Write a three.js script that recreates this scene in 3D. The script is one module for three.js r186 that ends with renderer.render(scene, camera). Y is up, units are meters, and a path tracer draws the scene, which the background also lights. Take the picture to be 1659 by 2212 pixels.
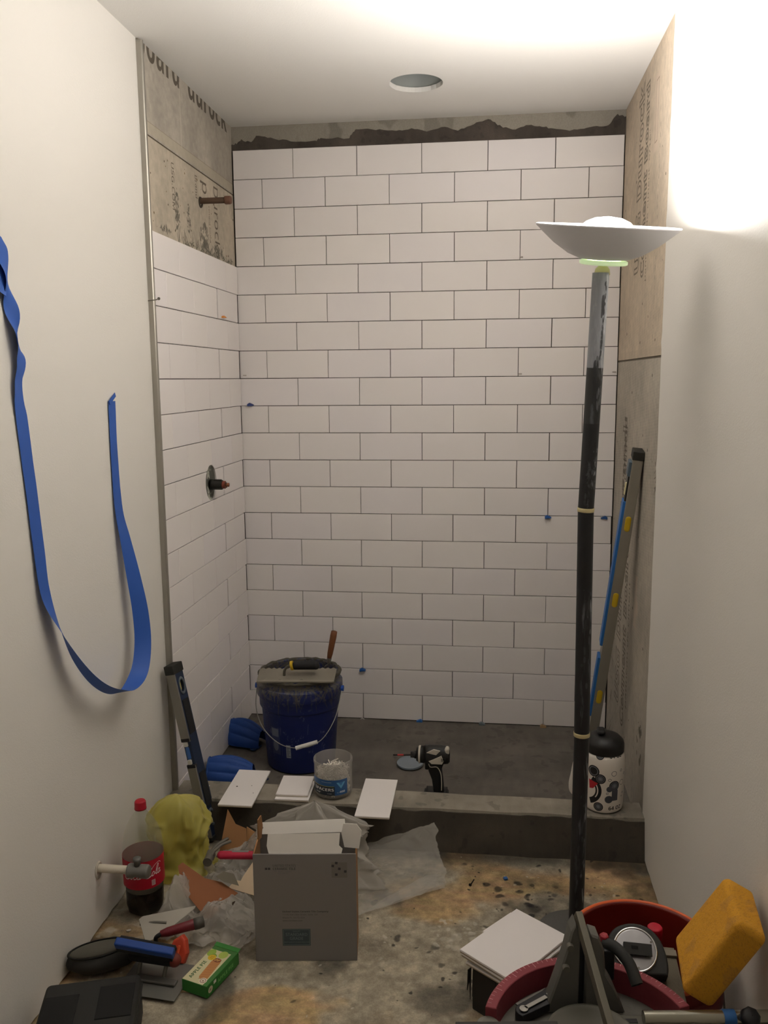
import * as THREE from 'three';
import { RoundedBoxGeometry } from 'three/addons/geometries/RoundedBoxGeometry.js';
import { mergeGeometries, mergeVertices, toCreasedNormals } from 'three/addons/utils/BufferGeometryUtils.js';
import { Brush, Evaluator, SUBTRACTION } from 'three-bvh-csg';

// ---------------------------------------------------------------- camera, exposure, light
const scene = new THREE.Scene();
scene.background = new THREE.Color(0x000000);
const camera = new THREE.PerspectiveCamera(61.68, 1659 / 2212, 0.05, 20);
camera.position.set(0.2783, 1.4859, 3.4991);
camera.rotation.set(-0.15438, 0.12427, -0.00814, 'YXZ');
const renderer = new THREE.WebGLRenderer({ antialias: true });
renderer.toneMapping = THREE.LinearToneMapping;
renderer.toneMappingExposure = 1.06;
renderer.shadowMap.enabled = true;
renderer.shadowMap.type = THREE.PCFSoftShadowMap;
const LAMP_POWER = 2.1, LAMP_UP = 3.2, LAMP_COLOR = new THREE.Color(1.0, 0.975, 0.945);

// ---------------------------------------------------------------- helpers
const V = (x, y, z) => new THREE.Vector3(x, y, z);
const rngOf = (seed) => () => { seed = (seed + 0x6d2b79f5) | 0; let t = Math.imul(seed ^ (seed >>> 15), 1 | seed); t = (t + Math.imul(t ^ (t >>> 7), 61 | t)) ^ t; return ((t ^ (t >>> 14)) >>> 0) / 4294967296; };
const hash3 = (x, y, z) => { let h = Math.imul(x, 374761393) ^ Math.imul(y, 668265263) ^ Math.imul(z, 1274126177); h = Math.imul(h ^ (h >>> 13), 1274126177); return ((h ^ (h >>> 16)) >>> 0) / 4294967296; };
const sm = (t) => t * t * (3 - 2 * t);
function noise(x, y, z = 0) {
  const X = Math.floor(x), Y = Math.floor(y), Z = Math.floor(z), u = sm(x - X), v = sm(y - Y), w = sm(z - Z), L = (a, b, t) => a + (b - a) * t;
  const q = (k) => L(L(hash3(X, Y, Z + k), hash3(X + 1, Y, Z + k), u), L(hash3(X, Y + 1, Z + k), hash3(X + 1, Y + 1, Z + k), u), v);
  return w === 0 ? q(0) : L(q(0), q(1), w);
}
const fbm = (x, y, z = 0, n = 4) => { let s = 0, a = 0.5, t = 0; for (let i = 0; i < n; i++) { s += a * noise(x, y, z); t += a; x = x * 2.03 + 7.1; y = y * 2.03 + 3.7; z = z === 0 ? 0 : z * 2.03 + 1.3; a *= 0.5; } return s / t; };
const step = (a, b, x) => sm(Math.min(1, Math.max(0, (x - a) / (b - a))));
const lin = (hex) => new THREE.Color(hex);
function mat(color, roughness = 0.6, extra = {}) {
  const phys = ['transmission', 'clearcoat', 'sheen', 'ior', 'thickness', 'attenuationColor'].some((k) => k in extra);
  return new (phys ? THREE.MeshPhysicalMaterial : THREE.MeshStandardMaterial)({ color: color.isColor ? color : new THREE.Color(color), roughness, ...extra });
}
function canvasTex(w, h, draw, opt = {}) {
  const c = document.createElement('canvas'); c.width = w; c.height = h;
  const g = c.getContext('2d'); draw(g, w, h);
  const t = new THREE.CanvasTexture(c); t.colorSpace = opt.linear ? THREE.NoColorSpace : THREE.SRGBColorSpace;
  t.wrapS = t.wrapT = opt.wrap ?? THREE.ClampToEdgeWrapping; t.anisotropy = 8;
  return t;
}
function dataTex(n, m, f, opt = {}) {       // f(i, j) -> [r, g, b] in 0..1 sRGB (or linear data)
  const d = new Uint8Array(n * m * 4);
  for (let j = 0; j < m; j++) for (let i = 0; i < n; i++) { const c = f(i, j), k = (j * n + i) * 4; for (let q = 0; q < 3; q++) d[k + q] = Math.max(0, Math.min(255, Math.round(c[q] * 255))); d[k + 3] = 255; }
  const t = new THREE.DataTexture(d, n, m, THREE.RGBAFormat); t.colorSpace = opt.linear ? THREE.NoColorSpace : THREE.SRGBColorSpace;
  t.magFilter = THREE.LinearFilter; t.minFilter = THREE.LinearMipmapLinearFilter; t.generateMipmaps = true; t.wrapS = t.wrapT = opt.wrap ?? THREE.MirroredRepeatWrapping; t.needsUpdate = true;
  return t;
}
const counts = {};
const numbered = (n) => { const k = counts[n] = (counts[n] ?? -1) + 1; return k ? n + '_' + String(k).padStart(3, '0') : n; };
function mesh(name, geo, m, parent) {
  const o = new THREE.Mesh(geo, m); o.name = name; o.castShadow = o.receiveShadow = true; (parent ?? scene).add(o); return o;
}
function thing(name, label, category, pos = [0, 0, 0], group) {
  const o = new THREE.Group(); o.name = numbered(name); o.position.set(...pos); o.userData = { label, category }; if (group) o.userData.group = group; scene.add(o); return o;
}
function one(name, label, category, geo, m, pos = [0, 0, 0], group) {
  const o = mesh(numbered(name), geo, m); o.position.set(...pos); o.userData = { label, category }; if (group) o.userData.group = group; return o;
}
function structure(name) { const o = new THREE.Group(); o.name = name; o.userData.kind = 'structure'; scene.add(o); return o; }
function basis(o, x, y, z) { o.quaternion.setFromRotationMatrix(new THREE.Matrix4().makeBasis(x.clone().normalize(), y.clone().normalize(), z.clone().normalize())); return o; }
const flat = (g) => (g.index ? g.toNonIndexed() : g);
const merge = (l) => mergeGeometries(l.map(flat));
const rbox = (w, h, d, r = 0.002, s = 1) => new RoundedBoxGeometry(w, h, d, s, Math.min(r, w / 2.01, h / 2.01, d / 2.01));
const lathe = (pts, n = 48) => new THREE.LatheGeometry(pts.map((p) => new THREE.Vector2(p[0], p[1])), n);
const tube = (pts, r, n = 40, rad = 10, closed = false) => new THREE.TubeGeometry(new THREE.CatmullRomCurve3(pts.map((p) => p.isVector3 ? p : V(...p)), closed), n, r, rad, closed);
const cyl = (r0, r1, h, n = 24) => new THREE.CylinderGeometry(r0, r1, h, n);
const move = (g, x, y, z) => g.translate(x, y, z);
function shapeOf(pts) { const s = new THREE.Shape(); pts.forEach((p, i) => (i ? s.lineTo(...p) : s.moveTo(...p))); s.closePath(); return s; }
const extrude = (pts, depth, bevel = 0) => new THREE.ExtrudeGeometry(pts instanceof THREE.Shape ? pts : shapeOf(pts), { depth: depth - 2 * bevel, bevelEnabled: bevel > 0, bevelSize: bevel, bevelThickness: bevel, bevelSegments: 1, bevelOffset: -bevel, curveSegments: 24 }).translate(0, 0, bevel);
function rod(a, b, r, n = 16) { const d = b.clone().sub(a), g = cyl(r, r, d.length(), n); g.applyQuaternion(new THREE.Quaternion().setFromUnitVectors(V(0, 1, 0), d.clone().normalize())); return g.translate((a.x + b.x) / 2, (a.y + b.y) / 2, (a.z + b.z) / 2); }
function planarUV(g, f) { const p = g.attributes.position, uv = new Float32Array(p.count * 2); for (let i = 0; i < p.count; i++) { const q = f(p.getX(i), p.getY(i), p.getZ(i)); uv[i * 2] = q[0]; uv[i * 2 + 1] = q[1]; } g.setAttribute('uv', new THREE.BufferAttribute(uv, 2)); return g; }
function bend(g, f) { const p = g.attributes.position; for (let i = 0; i < p.count; i++) { const q = f(p.getX(i), p.getY(i), p.getZ(i)); p.setXYZ(i, q[0], q[1], q[2]); } g.computeVertexNormals(); return g; }
// chamfered slab (tile): 44 triangles, back flat
function slab(w, h, d, c = 0.0012) {
  const x = w / 2, y = h / 2, ring = (x, y, z) => [[-x, -y, z], [x, -y, z], [x, y, z], [-x, y, z]];
  const R = [ring(x, y, -d), ring(x, y, -c), ring(x - c, y - c, 0)], pos = [];
  const quad = (a, b, e, f) => pos.push(...a, ...b, ...e, ...a, ...e, ...f);
  for (let k = 0; k < 2; k++) for (let i = 0; i < 4; i++) quad(R[k][i], R[k][(i + 1) % 4], R[k + 1][(i + 1) % 4], R[k + 1][i]);
  quad(R[2][0], R[2][1], R[2][2], R[2][3]); quad(R[0][3], R[0][2], R[0][1], R[0][0]);
  const g = new THREE.BufferGeometry(); g.setAttribute('position', new THREE.Float32BufferAttribute(pos, 3)); g.computeVertexNormals();
  return planarUV(g, (a, b) => [a, b]);
}
const slabs = new Map(), slabOf = (w, h, d) => { const k = [w, h, d].map((v) => Math.round(v * 2000)).join(); if (!slabs.has(k)) slabs.set(k, slab(w, h, d)); return slabs.get(k); };
// a crumpled film: patch over four corner points, raised by long creases (and optional mounds)
function film(c, n, fold, seed, lift = 0.004, edge = 0.015, mound = () => 0) {
  const pos = [], idx = [], P = c.map((p) => V(...p)), crease = (x, z, f, a, s) => { const w = fbm(x * f * 0.7 + s, z * f * 0.7 - s, 0, 2) * 2.2, q = (x * Math.cos(a) + z * Math.sin(a)) * f + w + s; const t = Math.abs((q - Math.floor(q)) * 2 - 1); return Math.pow(1 - t, 2.2); };
  for (let j = 0; j <= n; j++) for (let i = 0; i <= n; i++) {
    const u = i / n, v = j / n, a = P[0].clone().lerp(P[1], u), b = P[3].clone().lerp(P[2], u), p = a.lerp(b, v);
    const e = Math.min(u, v, 1 - u, 1 - v), jag = (k) => (fbm(u * 6 + k, v * 6 + seed, 0, 4) - 0.5) * edge * (e < 0.2 ? 2 : 1);
    p.x += jag(3.1); p.z += jag(9.7);
    const m1 = crease(p.x, p.z, 6, 0.5 + seed, seed), m2 = crease(p.x, p.z, 9, 2.0 + seed, seed * 2.3), m3 = crease(p.x, p.z, 17, 1.2 - seed, seed * 3.1), m4 = crease(p.x, p.z, 27, 2.6 + seed, seed * 1.3), m5 = crease(p.x, p.z, 38, 0.3 - seed, seed * 4.1), k = fbm(p.x * 9 + seed, p.z * 9, 0, 3), k2 = fbm(p.x * 16 - seed, p.z * 16, 0, 2);
    p.y += lift + (fold * (0.6 * m1 * k * 1.6 + 0.4 * m2 * (1 - k) * 1.6 + 0.3 * m3 * k + 0.3 * m4 * k2 + 0.2 * m5 * (1 - k2)) + mound(p.x, p.z)) * (0.25 + 0.75 * step(0, 0.16, e));
    pos.push(p.x, p.y, p.z);
  }
  for (let j = 0; j < n; j++) for (let i = 0; i < n; i++) { const k = j * (n + 1) + i; idx.push(k, k + n + 1, k + 1, k + 1, k + n + 1, k + n + 2); }
  const g = new THREE.BufferGeometry(); g.setAttribute('position', new THREE.Float32BufferAttribute(pos, 3)); g.setIndex(idx); g.computeVertexNormals(); return g;
}
// a standing crumpled bag: radius by height profile [[y, r], ...], broad folds and fine creases
function bag(prof, sx, sz, seed, amp = 0.22, crease = 0.1, n = 90) {
  const pos = [], idx = [], m = 70, sp = new THREE.SplineCurve(prof.map(([y, r]) => new THREE.Vector2(r, y))), at = (t) => { const p = sp.getPoint(t); return [p.y, Math.max(0.001, p.x)]; };
  for (let j = 0; j <= m; j++) for (let i = 0; i <= n; i++) {
    const a = i / n * 6.28319, t = j / m, [y, r] = at(t), c = Math.cos(a), s = Math.sin(a);
    const w = fbm(c * 1.3 + seed, s * 1.3 + y * 2, y * 6 + 0.1, 3) - 0.5, r1 = 1 - Math.abs(2 * fbm(c * 1.3 + seed * 2 + y * 6, s * 1.3 + 4, y * 8 + 7.3, 2) - 1), r2 = 1 - Math.abs(2 * fbm(c * 2.0 + seed - y * 9, s * 2.0 - y * 4, y * 13 + 2.2, 2) - 1);
    const k = r * (1 + amp * 2 * w + crease * (Math.pow(r1, 6) * 1.2 + Math.pow(r2, 5) * 0.8));
    pos.push(c * k * sx, Math.max(0.001, y + 0.02 * w * (t > 0.1 ? 1 : 0)), s * k * sz);
  }
  for (let j = 0; j < m; j++) for (let i = 0; i < n; i++) { const k = j * (n + 1) + i; idx.push(k, k + n + 1, k + 1, k + 1, k + n + 1, k + n + 2); }
  const g = new THREE.BufferGeometry(); g.setAttribute('position', new THREE.Float32BufferAttribute(pos, 3)); g.setIndex(idx); const h = mergeVertices(g, 1e-5); h.computeVertexNormals(); return h;
}

// ---------------------------------------------------------------- materials
const floorTex = (() => {
  const N = 1400, S = 1.6, spots = [], R = rngOf(7);
  const add = (x, z, r, k, n = 1, spread = 0) => { for (let i = 0; i < n; i++) spots.push([x + (R() - 0.5) * spread, z + (R() - 0.5) * spread, r * (0.25 + R() * R() * 1.1), k, 0.26 + 0.36 * R()]); };
  add(0.30, 1.15, 0.011, 'd', 26, 0.34); add(0.42, 1.22, 0.013, 'd', 16, 0.25); add(0.12, 1.42, 0.010, 'd', 16, 0.4); add(0.6, 1.1, 0.010, 'd', 14, 0.28); add(0.05, 1.55, 0.008, 'd', 14, 0.5);
  add(0.38, 1.24, 0.022, 'd', 3, 0.06); add(0.475, 1.16, 0.018, 'd', 2, 0.03); add(0.2, 1.4, 0.011, 'w', 24, 0.17); add(0.17, 1.36, 0.016, 'w', 8, 0.1); add(0.1, 1.5, 0.006, 'w', 30, 0.7); add(0.02, 1.42, 0.009, 'w', 5, 0.06); add(0.45, 1.05, 0.007, 'w', 16, 0.4);
  add(-0.68, 1.5, 0.02, 'w', 14, 0.16); add(0.0, 1.3, 0.004, 'd', 90, 1.4); add(0.0, 1.4, 0.004, 'w', 80, 1.4); add(0.19, 1.53, 0.02, 'd', 3, 0.1);
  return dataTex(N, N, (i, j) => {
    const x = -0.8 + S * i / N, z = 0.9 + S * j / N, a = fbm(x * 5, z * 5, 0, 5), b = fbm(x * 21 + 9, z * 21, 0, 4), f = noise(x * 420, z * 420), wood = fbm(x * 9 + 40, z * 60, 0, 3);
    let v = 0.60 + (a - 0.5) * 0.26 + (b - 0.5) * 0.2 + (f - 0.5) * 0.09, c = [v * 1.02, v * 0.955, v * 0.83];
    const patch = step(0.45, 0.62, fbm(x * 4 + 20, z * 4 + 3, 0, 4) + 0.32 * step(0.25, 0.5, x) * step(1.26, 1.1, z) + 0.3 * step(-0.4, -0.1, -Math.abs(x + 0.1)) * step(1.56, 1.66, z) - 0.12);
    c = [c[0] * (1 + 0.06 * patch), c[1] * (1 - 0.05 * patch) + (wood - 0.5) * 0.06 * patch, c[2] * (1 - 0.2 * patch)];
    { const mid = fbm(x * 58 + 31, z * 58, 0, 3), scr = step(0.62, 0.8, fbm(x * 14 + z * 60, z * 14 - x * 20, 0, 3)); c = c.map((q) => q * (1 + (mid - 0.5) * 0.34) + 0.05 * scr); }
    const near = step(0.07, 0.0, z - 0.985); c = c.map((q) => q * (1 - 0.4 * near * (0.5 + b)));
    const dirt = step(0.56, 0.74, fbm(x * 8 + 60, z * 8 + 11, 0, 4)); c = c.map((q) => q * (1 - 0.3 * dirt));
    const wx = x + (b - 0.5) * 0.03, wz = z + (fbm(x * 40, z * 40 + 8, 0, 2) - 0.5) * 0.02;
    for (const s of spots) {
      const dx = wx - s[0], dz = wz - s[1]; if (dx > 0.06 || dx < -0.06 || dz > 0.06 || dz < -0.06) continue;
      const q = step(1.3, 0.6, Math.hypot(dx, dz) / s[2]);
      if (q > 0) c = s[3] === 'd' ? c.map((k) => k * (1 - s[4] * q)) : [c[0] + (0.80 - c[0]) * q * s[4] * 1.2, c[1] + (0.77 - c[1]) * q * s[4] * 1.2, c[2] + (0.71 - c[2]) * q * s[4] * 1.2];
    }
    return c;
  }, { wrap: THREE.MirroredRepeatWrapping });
})();
const roughBump = dataTex(512, 512, (i, j) => { const v = 0.5 + (fbm(i / 20, j / 20, 0, 4) - 0.5) * 0.7 + (hash3(i, j, 5) - 0.5) * 0.3; return [v, v, v]; }, { linear: true });
const rollerBump = dataTex(512, 512, (i, j) => { const v = 0.5 + (fbm(i / 6, j / 6, 0, 3) - 0.5) * 0.6; return [v, v, v]; }, { linear: true });
const mortarTex = (seed, base, amp) => dataTex(768, 768, (i, j) => {
  const x = i / 768, y = j / 768, a = fbm(x * 5 + seed, y * 8 + seed, 0, 5), b = fbm(x * 40, y * 14 + seed, 0, 3), s = step(0.66, 0.74, fbm(x * 22 + seed * 3, y * 22, 0, 3)), k = 1 + (a - 0.5) * amp + (b - 0.5) * amp * 0.4 - s * 0.13 + (hash3(i, j, 2) - 0.5) * 0.08;
  return base.map((q) => q * k);
});
const M = {
  paint: mat(0xebe7e0, 0.62, { bumpMap: rollerBump, bumpScale: 0.0004 }),
  ceiling: mat(0xeeebe5, 0.8, { bumpMap: rollerBump, bumpScale: 0.0004 }),
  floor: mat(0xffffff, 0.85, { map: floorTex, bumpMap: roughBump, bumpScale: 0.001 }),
  core: mat(0x6b6257, 0.95), dark: mat(0x17130f, 0.9), wood: mat(0x8a6a44, 0.8),
  tile: [0xf3edeb, 0xf1ebe9, 0xf4eeeb, 0xf2ecec].map((c) => mat(c, 0.36)), tileEdge: mat(0xcfc2ae, 0.8),
  mortar: mat(0xffffff, 0.95, { map: mortarTex(3, [0.30, 0.27, 0.245], 0.5), bumpMap: roughBump, bumpScale: 0.003 }),
  joint: mat(0x2c241f, 0.95),
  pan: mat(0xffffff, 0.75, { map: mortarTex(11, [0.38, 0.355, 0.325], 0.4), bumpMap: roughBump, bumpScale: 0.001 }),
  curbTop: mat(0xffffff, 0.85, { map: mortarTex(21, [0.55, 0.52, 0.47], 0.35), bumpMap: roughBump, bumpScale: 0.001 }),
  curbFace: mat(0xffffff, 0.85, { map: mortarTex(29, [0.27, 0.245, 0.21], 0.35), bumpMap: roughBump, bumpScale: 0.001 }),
  alu: mat(0xb9b6b0, 0.35, { metalness: 0.85 }), steel: mat(0x8d8a84, 0.4, { metalness: 0.85 }), dullSteel: mat(0x77736a, 0.6, { metalness: 0.55 }), chrome: mat(0xd8d8d8, 0.15, { metalness: 1 }),
  brass: mat(0xd3c596, 0.38, { metalness: 0.35 }), rust: mat(0x5e4a3b, 0.75, { metalness: 0.25 }), copper: mat(0x8a5a42, 0.5, { metalness: 0.6 }),
  black: mat(0x16161a, 0.5), rubber: mat(0x1c1c1e, 0.8), charcoal: mat(0x2a2a28, 0.75), grey: mat(0x6f6d66, 0.65), castGrey: mat(0x77756c, 0.6, { metalness: 0.3 }),
  blue: mat(0x1d4fae, 0.5), bluePlastic: mat(0x2567b0, 0.5), red: mat(0xb01626, 0.5), orange: mat(0xe2541c, 0.55), white: mat(0xe9e6e0, 0.55), yellow: mat(0xd7b21e, 0.5), tan: mat(0xb08a5e, 0.7),
  card: mat(0x9b7048, 0.9, { side: THREE.DoubleSide }), cardPrint: mat(0x8c8884, 0.85, { side: THREE.DoubleSide }),
  film: mat(0xdcd6cb, 0.3, { transparent: true, opacity: 0.3, side: THREE.DoubleSide, depthWrite: false }),
  filmThick: mat(0xdcd6cd, 0.25, { transparent: true, opacity: 0.44, side: THREE.DoubleSide, depthWrite: false }),
};

// ---------------------------------------------------------------- room shell
const H = 2.48, XL = -0.768, XR = 0.765, Z0 = -0.012, Z1 = 4.3, ZF = 0.905;
{
  const g = new THREE.BoxGeometry(2.0, 0.1, 4.7); g.translate(0, -0.05, 2.15);
  planarUV(g, (x, y, z) => [(x + 0.8) / 1.6, (z - 0.9) / 1.6]);
  const f = mesh('floor', g, M.floor); f.userData.kind = 'structure';
}
{ // ceiling sheet with the round lamp hole and the square fan hole
  const c = structure('ceiling'), s = shapeOf([[-0.95, -0.2], [0.95, -0.2], [0.95, 4.5], [-0.95, 4.5]]);
  const hole = new THREE.Path(); const R = rngOf(3);
  for (let i = 0; i <= 48; i++) { const a = -i / 48 * Math.PI * 2, r = 0.092 + (R() < 0.22 ? (R() - 0.5) * 0.004 : 0); const p = [0.012 + r * Math.cos(a), 0.393 + r * Math.sin(a)]; i ? hole.lineTo(...p) : hole.moveTo(...p); }
  s.holes.push(hole);
  const fan = new THREE.Path(); [[-0.462, 1.155], [-0.272, 1.118], [-0.235, 1.33], [-0.425, 1.367]].forEach((p, i) => (i ? fan.lineTo(...p) : fan.moveTo(...p))); fan.closePath(); s.holes.push(fan);
  const g = extrude(s, 0.016); g.rotateX(Math.PI / 2).translate(0, H + 0.016, 0); planarUV(g, (x, y, z) => [x * 4, z * 4]);
  mesh('drywall_sheet', g, M.ceiling, c);
  const can = lathe([[0.0005, 0.14], [0.088, 0.14], [0.096, 0.135], [0.098, 0.0], [0.1, 0.0], [0.1, 0.14], [0.09, 0.146], [0.0005, 0.146]], 48); can.translate(0.012, H + 0.0165, 0.393);
  mesh('light_can', can, mat(0xb4b8b4, 0.38, { metalness: 0.35 }), c);
  const rim = new THREE.Group(); rim.name = 'fan_opening'; c.add(rim);
  const side = (w, x, z, ry) => { const b = new THREE.BoxGeometry(w, 0.15, 0.012); b.rotateY(ry).translate(x, H + 0.0925, z); return b; };
  const ry = 0.192;
  mesh('wood_side', merge([side(0.21, -0.368, 1.128, ry), side(0.21, -0.329, 1.356, ry), side(0.24, -0.452, 1.263, ry + Math.PI / 2), side(0.24, -0.245, 1.222, ry + Math.PI / 2), new THREE.BoxGeometry(0.26, 0.012, 0.3).translate(-0.348, H + 0.172, 1.242)]), mat(0xb49c80, 0.85), rim);
}
// painted left wall with a rough-cut bottom edge, and its backing
function sheetWall(name, x, dir, zEdge, jagEdge) {
  const w = structure(name), R = rngOf(dir > 0 ? 5 : 9), pts = [];
  for (let z = zEdge; z < Z1; z += 0.03) pts.push([z, 0.005 + R() * 0.006 + (R() < 0.12 ? R() * 0.012 : 0)]);
  pts.push([Z1, 0.006], [Z1, H]);
  if (jagEdge) { for (let y = H; y > 0.02; y -= 0.028) pts.push([zEdge + (R() - 0.5) * 0.003 - (R() < 0.1 ? R() * 0.009 : 0), y]); } else pts.push([zEdge, H]);
  const g = extrude(pts, 0.0127); g.rotateY(-Math.PI / 2);                       // (z, y) sheet, thickness along -x
  g.translate(dir > 0 ? x : x + 0.0127, 0, 0); planarUV(g, (a, b, c) => [c * 4, b * 4]);
  mesh('drywall_sheet', g, M.paint, w);
  const back = new THREE.BoxGeometry(0.08, H + 0.02, Z1 - zEdge + 0.1); back.translate(x - dir * (0.0127 + 0.041), H / 2, (Z1 + zEdge) / 2 + 0.03);
  mesh('stud_backing', back, M.core, w);
  return w;
}
sheetWall('wall_left', XL, 1, ZF + 0.005, false);
sheetWall('wall_right', XR, -1, ZF - 0.005, true);
{
  const w = structure('wall_rear'), g = new THREE.BoxGeometry(1.9, H + 0.02, 0.1); g.translate(0, H / 2, Z1 + 0.05); planarUV(g, (x, y) => [x * 4, y * 4]); mesh('drywall_sheet', g, M.paint, w);
}
// ---------------------------------------------------------------- cement boards
function boardBase(g, w, h, ppm, seed, tint) {
  const id = g.createImageData(w, h), d = id.data;
  for (let j = 0; j < h; j++) for (let i = 0; i < w; i++) {
    const x = i / ppm, y = j / ppm, a = fbm(x * 7 + seed, y * 5 + seed, 0, 4), b = fbm(x * 60, y * 60 + seed, 0, 2), k = 1 + (a - 0.5) * 0.2 + (b - 0.5) * 0.12 + (hash3(i, j, seed) - 0.5) * 0.07, t = tint(x, y), o = (j * w + i) * 4;
    d[o] = t[0] * k; d[o + 1] = t[1] * k; d[o + 2] = t[2] * k; d[o + 3] = 255;
  }
  g.putImageData(id, 0, 0);
}
function smear(g, x, y, rx, ry, n, color, R) { g.fillStyle = color; for (let i = 0; i < n; i++) { const a = R() * 6.28, q = Math.sqrt(R()); g.globalAlpha = 0.25 + R() * 0.5; g.beginPath(); g.ellipse(x + Math.cos(a) * q * rx, y + Math.sin(a) * q * ry, 1 + R() * rx * 0.25, 1 + R() * ry * 0.25, R() * 3, 0, 6.3); g.fill(); } g.globalAlpha = 1; }
const leftBoardTex = canvasTex(1150, 700, (g, w, h) => {   // covers z 0.9 .. -0.02 (left to right), y 2.48 .. 1.92
  const ppm = 1250; boardBase(g, w, h, ppm, 4, (x, y) => (y < 0.26 ? [168, 160, 148] : [182, 171, 154]));
  const R = rngOf(12), X = (z) => (0.9 - z) * ppm, Y = (y) => (H - y) * ppm;
  g.fillStyle = '#5b5347'; g.font = 'bold 165px sans-serif'; g.textBaseline = 'alphabetic';
  g.fillText('board  durock  board', -40, 46);
  g.fillStyle = '#b2a894'; g.globalAlpha = 0.6; g.fillRect(0, Y(2.262), w, 42); g.globalAlpha = 1;
  g.fillStyle = '#5d5140'; g.fillRect(0, Y(2.222), w, 5);
  g.fillStyle = '#8d8371'; g.fillRect(0, Y(2.262), w, 2);
  const vert = (s, z, y, size, font = 'sans-serif') => { g.save(); g.translate(X(z), Y(y)); g.rotate(Math.PI / 2); g.font = size + 'px ' + font; g.fillText(s, 0, 0); g.restore(); };
  g.fillStyle = '#574c40'; g.globalAlpha = 0.85;
  vert('Durock\u00ae', 0.245, 2.21, 92, 'sans-serif'); vert('p', 0.375, 2.2, 110); vert('brand', 0.45, 2.2, 38); vert('USG.COM', 0.68, 2.19, 44); vert('cement board', 0.31, 2.12, 26); g.globalAlpha = 1;
  g.save(); g.translate(X(0.455), 0); g.globalAlpha = 0.3; g.fillStyle = '#d4ccba'; g.fillRect(60, Y(2.2), 8, 330); g.fillRect(-150, 20, 10, 260); g.restore();
  for (const [z, y, rx, ry, n] of [[0.64, 2.04, 22, 100, 60], [0.53, 2.03, 20, 60, 40], [0.37, 2.0, 60, 60, 60], [0.22, 1.965, 90, 24, 70], [0.75, 1.965, 60, 14, 40], [0.09, 1.95, 90, 14, 50], [0.42, 1.95, 300, 12, 90]]) smear(g, X(z), Y(y), rx, ry, n, '#5f5a50', R);
  for (let i = 0; i < 40; i++) { g.fillStyle = R() < 0.5 ? '#4d4130' : '#6e5a3c'; g.beginPath(); g.arc(R() * w, Y(2.2) + R() * 330, 1 + R() * 5, 0, 6.3); g.fill(); }
});
const rightBoardTex = canvasTex(820, 2048, (g, w, h) => {   // covers z -0.02 .. 0.93, y 2.48 .. 0.0
  const ppm = 826; const sx = 820 / 0.95; boardBase(g, w, h, ppm, 8, (x, y) => (y < 0.935 ? [198, 182, 161] : [176, 168, 155]));
  const R = rngOf(31), X = (z) => (z + 0.02) * sx, Y = (y) => (H - y) * ppm;
  g.globalAlpha = 0.10; g.strokeStyle = '#e8dcc4'; g.lineWidth = 2; for (let i = 0; i < 190; i++) { const y = Y(1.93) + i * 8; g.beginPath(); g.moveTo(0, y + 40); g.lineTo(w, y - 40); g.stroke(); } g.globalAlpha = 1;
  g.fillStyle = '#5f5546'; g.fillRect(0, Y(1.546), w, 4); g.fillStyle = '#b9ad98'; g.globalAlpha = 0.35; g.fillRect(0, Y(1.575), w, 22); g.globalAlpha = 1;
  const up = (s, z, y, size, wd, style = 'bold', outline = true) => { g.save(); g.translate(X(z), Y(y)); g.rotate(-Math.PI / 2); g.font = style + ' ' + size + 'px sans-serif'; g.scale(wd, 1); if (outline) { g.lineWidth = 6; g.strokeText(s, 0, 0); } else g.fillText(s, 0, 0); g.restore(); };
  g.strokeStyle = g.fillStyle = '#4c4338'; g.globalAlpha = 0.62;
  up('USG Durock', 0.40, 1.83, 110, 0.82); up('Cement Board', 0.50, 1.81, 74, 1.0); up('panneau de ciment  5/16"', 0.545, 1.79, 26, 1.3, '', false); up('- - - - - - - - - - - - - - - - - - - - - -', 0.72, 1.6, 30, 1.4, '', false);
  up('USG Durock\u2122 brand', 0.29, 0.24, 116, 0.8); up('Cement Board', 0.41, 0.2, 84, 1.0); up('panneau de ciment', 0.47, 0.3, 32, 1.4, '', false); up('- - - - - - - - - - - -', 0.66, 0.05, 30, 1.4, '', false); up('K\u2122 brand', 0.27, 1.0, 60, 1.1, '', true);
  g.globalAlpha = 0.5; g.fillStyle = '#cdb9a6'; g.fillRect(X(0.6), Y(2.4), 62, 190); g.fillRect(X(0.56), Y(0.82), 44, 150); g.fillRect(X(0.6), Y(0.74), 30, 40); g.globalAlpha = 0.8; g.strokeStyle = '#6b5a4a'; g.lineWidth = 2; g.strokeRect(X(0.62), Y(2.38), 34, 150); g.globalAlpha = 1;
  for (const [z, y, rx, ry, n] of [[0.75, 0.3, 40, 60, 20], [0.1, 0.4, 10, 300, 30], [0.85, 1.2, 10, 60, 12]]) smear(g, X(z), Y(y), rx, ry, n, '#5b554a', R);
  for (let i = 0; i < 60; i++) { g.fillStyle = '#50463a'; g.beginPath(); g.arc(R() * w, R() * h, 1 + R() * 3.5, 0, 6.3); g.fill(); }
});
const boardL = mat(0xffffff, 0.95, { map: leftBoardTex, bumpMap: roughBump, bumpScale: 0.0006 }), boardR = mat(0xffffff, 0.95, { map: rightBoardTex, bumpMap: roughBump, bumpScale: 0.0006 });
const shower = { left: structure('wall_shower_left'), right: structure('wall_shower_right'), back: structure('wall_back') };
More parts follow.
